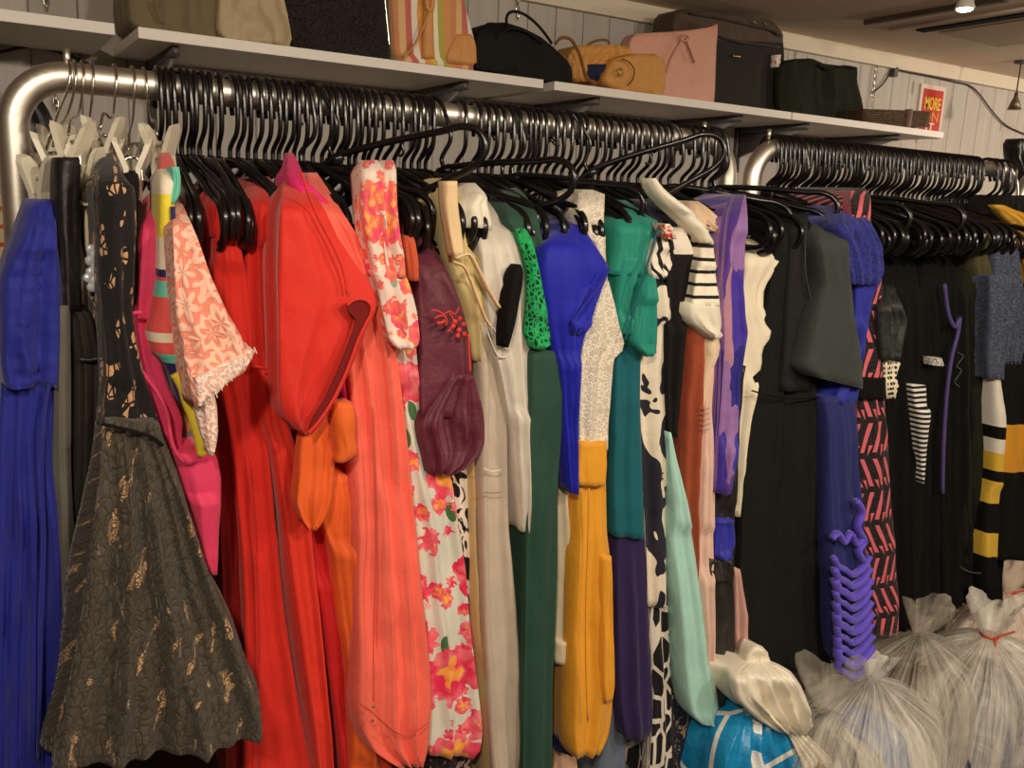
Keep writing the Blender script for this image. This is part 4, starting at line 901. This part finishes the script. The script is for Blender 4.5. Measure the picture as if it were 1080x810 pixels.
# ================================================================ bags on the shelves
def shelf_y(px, py=None): return SHY+.03
SB = SHY+.02
OLV = fab((120, 106, 80), .75); BEI = fab((188, 168, 134), .55, 1, .1, .4, 1.2)
G('canvas_bag', 'bag', 'olive grey canvas bag at the left end of the shelf', [(-40,136,228),(0,135,230),(18,136,230),(27,140,230,0,6),(29,152,229,0,5)], SB+.02, .22, OLV, zmin=SHT+.001, sh=0, rec=0, bulge=.12, wr=1.6, folds=1.5, parts=[
  P_tube('side_seam', [(163,0),(166,12),(171,24)], SB-.004, .003, OLV)])
G('beige_leather_bag', 'bag', 'slouchy pale beige leather bag beside the olive canvas bag', [(-40,230,292),(0,231,300),(14,230,303),(24,229,308),(34,229,309,-1,4),(38,236,306,-1,6)], SB, .22, BEI, zmin=SHT+.001, sh=0, bulge=.12, wr=2.4, folds=1.2, amp=.009, parts=[
  P_tube('zip_fold', [(241,0),(247,8),(256,15),(268,20),(280,22)], SB+.066, .006, BEI)])
WOV = m_crochet((40, 36, 32), (12, 11, 11))
G('woven_black_handbag', 'handbag', 'stiff black woven handbag between the beige leather bag and the striped handbag', [(-50,302,405),(0,302,408),(30,306,410),(45,309,412,0,8),(47,312,411,0,9)], SB, .16, WOV, zmin=SHT+.001, sh=0, bulge=.06, wr=.6, folds=1, amp=.002, parts=[
  P_tube('side_zip', [(404,-20),(406,0),(408,20),(411,52)], SB-.004, .003, WIRE, 'bright side zip')])
TAN = fab((214, 150, 84), .5, 1, 0, .5)
g = NT('striped_straw'); kx = g.math('FRACT', g.math('MULTIPLY', g.xyz(g.uv(1, 1))[0], 5.6))
STRAW = g.done(g.ramp(kx, [(i/9, lin(c)) for i, c in enumerate([(206, 140, 96), (224, 180, 130), (200, 110, 96), (236, 226, 214), (222, 160, 84), (214, 190, 96), (236, 230, 206), (180, 170, 80), (216, 150, 90)])], 'CONSTANT'), .7, g.noise(g.obj(), 260, 2).outputs[0], .6, .003)
G('striped_handbag', 'handbag', 'tan, pink and cream striped handbag with leather straps and corners', [(-40,410,486),(0,412,489),(25,413,496),(45,414,501),(52,414,503,3,10),(57,420,499,4,11)], SB, .15, STRAW, zmin=SHT+.001, sh=0, bulge=.12, wr=1, folds=1, amp=.002, parts=[
  P_vol('leather_corner', [(36,482,497),(46,476,502),(56,470,503,4,10),(60,472,498,7,9)], SB-.012, .06, TAN, sh=0, amp=.001),
  P_tube('strap', [(455,0),(454,8),(448,24),(440,42),(432,54),(425,60)], SB-.03, .005, TAN, flat=.6),
  P_tube('strap', [(449,-10),(450,4),(452,10),(456,8),(457,-10)], SB-.03, .006, TAN),
  P_vol('leather_panel', [(-20,446,452),(10,446,456),(62,444,458)], SB-.012, .03, TAN, sh=0, amp=.0)])
SB2 = fab((26, 25, 24), .8)
G('black_soft_handbag', 'handbag', 'limp black handbag with an upright looped handle', [(24,514,534),(28,506,548),(40,502,572),(56,501,590),(68,500,602),(74,502,604,0,6),(78,520,603,-4,5)], SB+.01, .2, SB2, zmin=SHT+.001, sh=12, rec=.05, wr=2, folds=1, parts=[
  P_tube('handle', [(536,30),(534,20),(538,13),(548,13),(560,20),(572,32),(582,46)], SB+.01, .0045, SB2),
  P_tube('handle', [(524,40),(530,34),(540,30),(556,34),(572,46)], SB-.01, .004, SB2)])
MLT = fab((206, 146, 70), .5, 1, 0, .5, 1.2); BRN = fab((128, 84, 44), .5)
G('mustard_leather_handbag', 'handbag', 'mustard leather handbag lying on its side with round gold rings', [(57,664,690),(60,648,698),(72,640,702),(84,636,702),(92,640,701,0,2),(97,652,698,0,1)], SB, .17, MLT, zmin=SHT+.001, sh=0, wr=1.6, folds=1, amp=.003, bulge=.16, parts=[
  P_vol('open_mouth', [(48,606,660),(56,600,668),(68,598,650),(80,600,640),(86,606,636)], SB+.04, .1, MLT, sh=0, wr=2),
  P_vol('lining', [(68,620,644),(76,618,645),(84,624,640)], SB+.02, .03, fab((34, 36, 70)), 'navy blue lining', sh=0),
  P_tube('handle', [(586,46),(592,40),(601,41),(608,50),(613,62),(616,74),(621,84),(629,88)], SB-.02, .005, BRN),
  P_tube('handle', [(614,54),(622,46),(634,42),(642,44),(642,50)], SB+.05, .004, BRN),
  P_tube('strap_ring', [(656,62),(664,66),(669,74),(667,84),(662,90)], SB-.034, .0016, fab((30, 24, 20))),
  P_tube('metal_ring', [(654,72),(657,76),(654,80),(651,76)], SB-.035, .002, plain('gold', (220, 190, 120), .2, 1), 'round gold ring', True)])
PKT = fab((214, 158, 138), .45, 1, 0, .4)
G('pink_tote', 'tote bag', 'flat dusty pink tote bag leaning against the dark suitcase', [(25,740,757,7,0),(36,668,757,0,0),(45,664,756),(70,662,755),(92,662,754,2,8),(97,668,753,1,10)], SB+.09, .05, PKT, zmin=SHT+.001, sh=0, wr=.5, folds=1, amp=.001, bulge=.03, parts=[
  P_tube('tie_strap', [(722,38),(716,48),(709,60),(703,76)], SB+.066, .004, PKT),
  P_tube('tie_strap', [(722,40),(727,52),(732,66)], SB+.066, .0035, fab((160, 104, 80))),
  P_tube('bow', [(718,40),(722,36),(727,40),(722,43)], SB+.062, .003, PKT, None, True)])
SCM = fab((38, 38, 32), .7); SCB = fab((58, 46, 36), .6)
G('suitcase', 'suitcase', 'dark soft-sided suitcase with brown piping and a white price tag', [(10,716,786,0,6),(14,712,812,0,6),(22,710,822,0,8),(30,710,826,-2,6),(60,710,825),(100,710,823,0,10),(106,712,822,0,11)], SB+.17, .11, None, bands=[(42, fab((74, 58, 44), .6)), (200, SCM)], zmin=SHT+.001, sh=0, wr=.5, folds=1, amp=.001, bulge=.05, parts=[
  P_tube('piping', [(728,14),(760,19),(790,26),(812,31),(824,38)], SB+.147, .005, SCB),
  P_tube('piping', [(757,38),(780,44),(800,47),(822,50)], SB+.147, .0045, SCB),
  P_tube('piping', [(824,38),(826,60),(824,90),(822,112)], SB+.18, .004, SCB),
  P_tube('zip_pull', [(794,22),(797,25)], SB+.145, .004, WIRE), P_tube('zip_pull', [(806,24),(808,27)], SB+.145, .0035, WIRE),
  P_tube('badge', [(773,59),(781,60)], SB+.147, .004, plain('badge', (190, 150, 100), .3, .8), 'small oval metal badge'),
  P_vol('price_tag', [(58,817,823),(71,816,822)], SB+.143, .004, m_blobs((236, 228, 220), (180, 90, 70), 90, 60, .6), 'white paper price tag', sh=0, amp=0)])
G('dark_green_tote', 'tote bag', 'black-green soft tote bag between the suitcase and the woven mats', [(62,838,856),(66,828,866),(68,824,870),(70,824,904,0,-1),(85,823,904),(105,823,909),(114,823,911,0,6),(119,828,911,0,7)], SB+.12, .08, fab((34, 38, 26), .9), zmin=SHT+.001, sh=0, wr=2, folds=2.5, amp=.008, bulge=.08, parts=[
  P_tube('rim', [(862,68),(870,72),(878,73),(890,70),(903,72)], SB+.10, .005, fab((22, 24, 18)))])
t = tag(empty('woven_mat_stack', onY(945, 126, SB+.05)), 'stack of brown woven mats tied with a pale ribbon, right end of shelf', 'mats')
WM = m_blobs((96, 72, 44), (54, 38, 22), 200, 60, .5)
for k in range(7):
    volume('mat', [(113.5+k*2.45-.0, 910, 982-k*.4, 2.2-(1.0), 4), (115.4+k*2.45, 910, 983-k*.4, 2.2-1.0, 4)], SB+.03, .16, WM, t, sh=0, wr=.2, folds=1, amp=.0, bulge=.02)
volume('ribbon', [(115,959,962),(136,956,959)], SB+.015, .02, fab((150, 120, 116)), t, sh=0, amp=0)

# ================================================================ wall details
def text_mesh(name, s, x0, x1, z0, z1, y, mat, parent, extrude=.001):
    """letters fitted to the rectangle x0..x1, z0..z1 on the upright plane y"""
    c = bpy.data.curves.new(name, 'FONT'); c.body = s; c.size = 1; c.extrude = .02; c.offset = .012
    tmp = bpy.data.objects.new(name, c); COL.objects.link(tmp); bpy.context.view_layer.update()
    me = bpy.data.meshes.new_from_object(tmp.evaluated_get(bpy.context.evaluated_depsgraph_get()))
    COL.objects.unlink(tmp); bpy.data.objects.remove(tmp)
    xs = [v.co.x for v in me.vertices]; ys_ = [v.co.y for v in me.vertices]
    for v in me.vertices:
        q = v.co.copy(); v.co = (x0+(q.x-min(xs))/(max(xs)-min(xs))*(x1-x0), y-q.z*.05, z0+(q.y-min(ys_))/(max(ys_)-min(ys_))*(z1-z0))
    me.materials.clear(); return link(name, me, mat, parent)
a = onY(975, 93, WALL-.012); b = onY(990, 146, WALL-.012)
t = tag(empty('sale_poster', (a.x, WALL, a.z)), 'red and yellow poster in a pale frame on the back wall', 'poster')
x0, x1, z1 = onY(972, 95, WALL).x, onY(992.5, 98, WALL).x, onY(982, 95, WALL).z; z0 = onY(982, 146, WALL).z
m = MB(); m.box((x0-.02, WALL-.012, z0), (x1+.02, WALL, z1+.02)); m.build('frame', plain('frame_white', (226, 206, 196), .6), t, False)
m = MB(); m.box((x0, WALL-.015, z0+.01), (x1, WALL-.010, z1)); m.build('sheet', plain('poster_red', (196, 50, 36), .5), t, False)
W_ = x1-x0; Hh = z1-z0; YT = plain('poster_yellow', (244, 214, 60), .5)
text_mesh('lettering', 'MORE', x0+.1*W_, x1-.1*W_, z1-.42*Hh, z1-.16*Hh, WALL-.016, YT, t)
text_mesh('lettering', 'IN', x0+.42*W_, x1-.14*W_, z1-.66*Hh, z1-.46*Hh, WALL-.016, plain('poster_orange', (236, 150, 60), .5), t)
text_mesh('lettering', 'IT', x0+.30*W_, x1-.30*W_, z1-.88*Hh, z1-.69*Hh, WALL-.016, plain('poster_cream', (240, 220, 200), .5), t)
# cables and chains
CB = plain('dark_cable', (50, 40, 34), .6)
def cable(name, pts, Y, r, mat, label, cat):
    m = MB(); m.tube(smooth_pts([onY(p[0], p[1], Y) for p in pts], 4), r, 7); return tag(m.build(name, mat), label, cat)
cable('wall_cable', [(920,98),(930,90),(937,80),(943,73),(952,75),(972,79),(992,83),(1010,87),(1022,90),(1032,98),(1044,114),(1056,128),(1066,135),(1082,142)], WALL-.012, .0035, CB, 'thin cable looping along the top of the back wall at the right', 'cable')
cable('wall_cable', [(-20,58),(0,55),(18,51),(34,49),(52,52),(72,58),(92,67),(108,72),(120,78),(140,92)], WALL-.012, .004, CB, 'black cable sagging below the upper left shelf', 'cable')
def chain(pts, Y, label):
    t = tag(empty('wall_chain', onY(*pts[0], Y)), label, 'chain'); A = onY(*pts[0], Y); B_ = onY(*pts[1], Y); n = max(3, int((A-B_).length/.026))
    for i in range(n):
        c = A.lerp(B_, (i+.5)/n); m = MB(); rx = (.006, 0) if i % 2 else (0, .006)
        m.tube([c+Vector((rx[0]*math.cos(q), rx[1]*math.cos(q), .016*math.sin(q))) for q in [2*PI*k/10 for k in range(10)]], .002, 5, True); m.build('chain_link', WIRE, t)
chain([(48,-8),(49,8)], WALL-.015, 'short metal chain above the upper left shelf'); chain([(924,69),(918,118)], WALL-.015, 'metal chain hanging on the wall above the dark green tote')
chain([(546,-4),(546,20)], WALL-.015, 'metal chain above the limp black handbag'); chain([(58,102),(60,114)], WALL-.015, 'metal chain seen through the left bend of the near rack')
m = MB(); p = onY(942, 74, WALL-.01); m.box((p.x-.012, WALL-.03, p.z-.03), (p.x+.012, WALL, p.z+.012)); tag(m.build('cable_clip', GREYM, None, False, .002), 'small grey clip holding the cable near the ceiling', 'clip')
# white box under the right shelf
p0 = onY(968, 157, WALL-.12); p1 = onY(1027, 168, WALL-.12)
t = tag(empty('wall_box', (p0.x, WALL, p1.z)), 'long white box mounted low on the back wall beyond the last shelf', 'box')
m = MB(); m.box((p0.x, WALL-.12, p1.z-.03), (p1.x, WALL, p0.z-.01)); m.build('housing', plain('box_white', (226, 216, 210), .4), t, False, .006)
m = MB(); m.box((p0.x+.05, WALL-.125, p1.z-.02), (p1.x-.05, WALL-.118, p0.z-.04)); m.build('front_slot', plain('slot_grey', (150, 140, 134), .5), t, False)

# ================================================================ ceiling fittings
CM = plain('panel_beige', (186, 166, 146), .7)
A = onZ(991, 32, CEIL-.006); Bc = onZ(1055, 46, CEIL-.006); wx = Bc.x-A.x
t = tag(empty('ceiling_air_unit', (A.x, A.y, CEIL)), 'square beige air conditioning panel in the ceiling at the upper right', 'air conditioner')
m = MB(); m.box((A.x-.14, A.y-1.0, CEIL-.012), (Bc.x+.14, A.y+.13, CEIL)); m.build('casing', plain('casing_cream', (216, 200, 178), .6), t, False, .004)
m = MB(); m.box((A.x, A.y-.86, CEIL-.02), (Bc.x, A.y, CEIL-.008)); m.build('grille', CM, t, False, .003)
m = MB(); m.box((A.x-.105, A.y-.95, CEIL-.018), (A.x-.055, A.y+.03, CEIL-.008)); m.build('outlet_slot', DARK, t, False)
tr0 = onZ(913, 24, CEIL-.01); tr1 = onZ(1062, -1, CEIL-.01)
t = tag(empty('lighting_track', (tr0.x, tr0.y, CEIL)), 'thin dark lighting track with one lit spotlight at the top right', 'light')
m = MB(); m.obox(((tr0+tr1)/2+Vector((0, 0, 0))), (.012, 0, 0), tuple((tr1-tr0)/2), (0, 0, .009)); m.build('track', plain('track_brown', (70, 54, 44), .5), t, False)
ls = onZ(1018, 5, CEIL-.035)
m = MB(); m.tube([ls+Vector((0, 0, .03)), ls, ls+Vector((0, 0, -.012))], [.02, .028, .032], 16); m.build('lamp_head', plain('lamp_white', (220, 214, 204), .4), t)
e = bpy.data.materials.new('lamp_glow'); e.use_nodes = True; eb = e.node_tree.nodes['Principled BSDF']; eb.inputs['Emission Color'].default_value = (1, .92, .8, 1); eb.inputs['Emission Strength'].default_value = 14
m = MB(); m.ball(ls+Vector((0, 0, -.014)), (.026, .026, .008), 14, 8); m.build('bulb', e, t)
pb = onY(1070, 112, 2.45); pt = Vector((pb.x, pb.y, CEIL))
t = tag(empty('pendant_lamp', pt), 'small dark cone pendant lamp hanging near the right edge', 'lamp')
m = MB(); m.tube([pt, pb+Vector((0, 0, .05))], .003, 6); m.build('cord', CB, t)
m = MB(); m.tube([pb+Vector((0, 0, .06)), pb+Vector((0, 0, .04)), pb+Vector((0, 0, .022)), pb+Vector((0, 0, -.015))], [.008, .010, .018, .030], 16); m.build('shade', plain('pendant_metal', (110, 98, 84), .4, .6), t)
m = MB(); m.tube([pt, pt-Vector((0, 0, .012))], .03, 14); m.build('canopy', GREYM, t)
G('black_garment_on_wall', 'jacket', 'black jacket hanging high at the right edge beyond the racks', [(146,1076,1084),(152,1072,1092),(166,1072,1096),(178,1078,1100),(200,1080,1104)], 2.2, .06, BLACKP2, sh=0, wr=2)

# ================================================================ sacks of clothes on the floor
def lobe(c, r, seed, neck=None, pleat=14, pa=.05, nx=44, nz=26, power=2.4):
    """bulging sack: r = (rx, ry, rz), gathered towards a neck at the top"""
    m = MB(); c = Vector(c)
    for j in range(nz+1):
        t = j/nz; th = PI*t
        for i in range(nx):
            ph = 2*PI*i/nx
            sr = math.sin(th)**(2/power) if 0 < th < PI else 0
            top = max(0, math.cos(th)); k = 1+pa*math.sin(pleat*ph+seed+2*math.sin(ph*2+seed))*(.3+top*1.6)
            k += .14*noise.noise(Vector((math.cos(ph)*1.3, math.sin(ph)*1.3, t*2+seed)))+.02*noise.noise(Vector((math.cos(ph)*7, math.sin(ph)*7, t*2+seed)))
            if neck and t < .28: k *= .35+.65*(t/.28)**1.1
            z = r[2]*math.copysign(abs(math.cos(th))**(.8), math.cos(th))
            m.v.append((c.x+r[0]*sr*k*math.cos(ph), c.y+r[1]*sr*k*math.sin(ph), max(.004, c.z+z*(1+.05*noise.noise(Vector((ph, t, seed)))))))
    for j in range(nz):
        for i in range(nx): m.f.append((j*nx+i, (j+1)*nx+i, (j+1)*nx+(i+1) % nx, j*nx+(i+1) % nx)); m.mi.append(0)
    m.uv = [(8*math.cos(2*PI*(q % nx)/nx), 8*math.sin(2*PI*(q % nx)/nx), 2.2*(q//nx)/nz) for q in range(len(m.v))]
    return m
def ruff(base, r, h, seed, lean=(0, 0), nx=36):
    """the frilled open end of a tied bag"""
    m = MB(); rings = 7
    for j in range(rings):
        t = j/(rings-1)
        for i in range(nx):
            ph = 2*PI*i/nx; k = r*(.22+.9*t**.8)*(1+.28*math.sin(5*ph+seed+t*2)*t+.16*math.sin(11*ph+seed)*t)
            m.v.append((base[0]+k*math.cos(ph)+lean[0]*t, base[1]+k*.8*math.sin(ph)+lean[1]*t, base[2]+h*t*(1+.22*math.sin(3*ph+seed)*t)))
    for j in range(rings-1):
        for i in range(nx): m.f.append((j*nx+i, j*nx+(i+1) % nx, (j+1)*nx+(i+1) % nx, (j+1)*nx+i)); m.mi.append(0)
    return m
PL_W = m_plastic_bag((246, 242, 230), .52); PL_C = m_plastic_bag((224, 216, 198), .30); PL_G = m_plastic_bag((228, 218, 198), .32); PL_P = m_plastic_bag((244, 226, 208), .78)
TIE = plain('red_string', (206, 76, 48), .5)
def sack(px, py, Y, rx, ry, hgt, mat, inner, label, seed, tie=None, rf=.05, lean=(0, 0), nm='plastic_sack'):
    """px, py: photo position of the tied neck"""
    p = onY(px, py, Y); h = p.z; t = tag(empty(nm, (p.x, Y, 0)), label, 'bag')
    lobe((p.x, Y, h*.5), (rx, ry, h*.5), seed, True, 16, .05).build('sack', mat, t)
    n_ = len(inner)
    for k, cc in enumerate(inner):
        dx = (k-(n_-1)/2)*rx*.8/max(1, n_-1)*1.0 if n_ > 1 else 0
        lobe((p.x+dx, Y+.01*(k % 2), h*(.40+.05*(k % 2))), (rx*(.82 if n_ == 1 else .54), ry*.84, h*.37), seed+k*3, False, 5, .04, 28, 16).build('clothes_inside', fab(cc), t)
    ruff((p.x, Y, h-.012), rf, rf*1.6, seed, lean).build('gathered_top', mat, t)
    if tie:
        m = MB(); m.tube([(p.x+rf*.35*math.cos(a), Y+rf*.35*math.sin(a), h-.004) for a in [2*PI*k/12 for k in range(12)]], .004, 6, True); m.tube(smooth_pts([(p.x-.01, Y-rf*.35, h), (p.x-.03, Y-rf*.6, h-.03), (p.x-.035, Y-rf*.9, h-.08)], 3), .003, 6); m.tube([(p.x, Y-rf*.35, h), (p.x+.06, Y-rf*.5, h+.005)], .003, 6)
        m.build('tie', TIE, t)
    return t
sack(874, 750, 1.14, .14, .13, .3, PL_C, [(150, 130, 110), (60, 54, 50)], 'greyish clear sack with a ragged open top beside the blue carrier bag', 2.1, rf=.07)
sack(920, 716, 1.15, .20, .17, .4, PL_W, [(226, 220, 206), (90, 120, 180), (220, 214, 200)], 'cloudy white sack with pale blue clothes, under the violet ruffles', 4.2, rf=.035, lean=(.02, 0))
sack(970, 668, 1.20, .21, .17, .4, PL_G, [(60, 54, 50), (90, 80, 66)], 'tall grey clear sack with an upright trumpet-shaped neck', 6.7, rf=.055, lean=(.02, -.01))
sack(1044, 668, 1.14, .24, .19, .4, PL_W, [(60, 66, 104), (40, 40, 56), (190, 180, 170)], 'clear sack of navy clothes tied with red string at the right edge', 9.3, True, .06)
sack(1062, 622, 1.40, .24, .18, .4, PL_P, [(232, 206, 182)], 'pale peach sack tied with red string, highest of the sacks at the right edge', 1.3, True, .07, nm='plastic_sack')
sack(1004, 664, 1.50, .2, .17, .4, PL_C, [(70, 130, 120), (130, 160, 150)], 'clear sack of sea green clothes behind the navy and peach sacks', 3.3, rf=.05)
sack(1018, 622, 1.9, .14, .13, .4, PL_G, [(120, 110, 80)], 'small khaki sack at the back beneath the olive velvet skirt', 5.9, rf=.05)
# blue and white carrier bag
g = NT('carrier_plastic'); uvo = g.xyz(g.obj())
zz = g.math('ADD', uvo[2], g.math('MULTIPLY', g.noise(g.obj(), 9, 2).outputs[0], .10))
wv = g.vor(g.obj(7), 1, 'DISTANCE_TO_EDGE').outputs['Distance']
fb = g.mix(g.lt(wv, .035), lin((22, 140, 196)), lin((236, 234, 226)))
CARR = g.done(g.mix(g.gt(zz, 9.0), fb, lin((240, 232, 212))), .35, g.noise(g.obj(), 18, 3, .5, 1).outputs[0], .6, .012, sheen=0, spec=.6)
p = onY(800, 745, 1.16); t = tag(empty('carrier_bag', (p.x, 1.16, 0)), 'bright blue and white plastic carrier bag slumped below the black pinafore dress', 'bag')
WPL = plain('white_plastic', (240, 232, 212), .35, 0, .6, .8, 30)
yb = 1240
volume('sack', [(728,798,812),(745,788,824),(775,776,838),(805,764,856),(880,752,884),(1000,750,905),(1150,758,912)], 1.14, .26, CARR, t, sh=60, rec=.06, folds=5, amp=.012, wr=2.4, bulge=.12)
volume('crumpled_top', [(698,789,812,4,0),(706,782,832,4,0),(722,781,844),(738,785,851),(752,798,854),(764,812,853),(774,826,850)], 1.12, .16, WPL, t, sh=20, rec=.04, folds=4, amp=.012, wr=3.4)
volume('handle', [(681,797,803),(688,792,808),(698,790,812),(708,788,812)], 1.17, .04, WPL, t, sh=0, wr=2.5)
volume('white_panel', [(770,828,846),(785,836,862),(805,846,880),(880,858,898),(1000,870,910)], 1.125, .05, WPL, t, sh=0, wr=2)
# card box and hand-written label at the right corner
c0 = onZ(1050, 806, .02)
t = tag(empty('cardboard_box', (c0.x, 1.25, 0)), 'low brown cardboard box at the bottom right corner', 'box')
bx = onY(1048, 800, 1.22)
m = MB(); m.box((bx.x-.22, 1.10, .001), (bx.x+.5, 1.30, max(.06, bx.z+.02))); m.build('carton', plain('cardboard', (186, 150, 108), .8), t, False, .003)
zc = max(.06, bx.z+.02); m = MB()
for s in (0, .17): m.box((bx.x-.22, 1.10+s, zc), (bx.x+.5, 1.13+s, zc+.004))
m.build('flap', plain('cardboard_flap', (198, 164, 122), .8), t, False)
l0 = onY(1063, 778, 1.28)
t = tag(empty('paper_sign', l0), 'white paper label with a handwritten W at the right edge', 'sign')
m = MB(); m.box((l0.x, 1.28, l0.z), (l0.x+.17, 1.285, l0.z+.10)); o = m.build('sheet', plain('paper', (232, 216, 200), .8), t, False)
text_mesh('lettering', 'W', l0.x+.01, l0.x+.08, l0.z+.03, l0.z+.075, 1.279, BLACKP2, t)
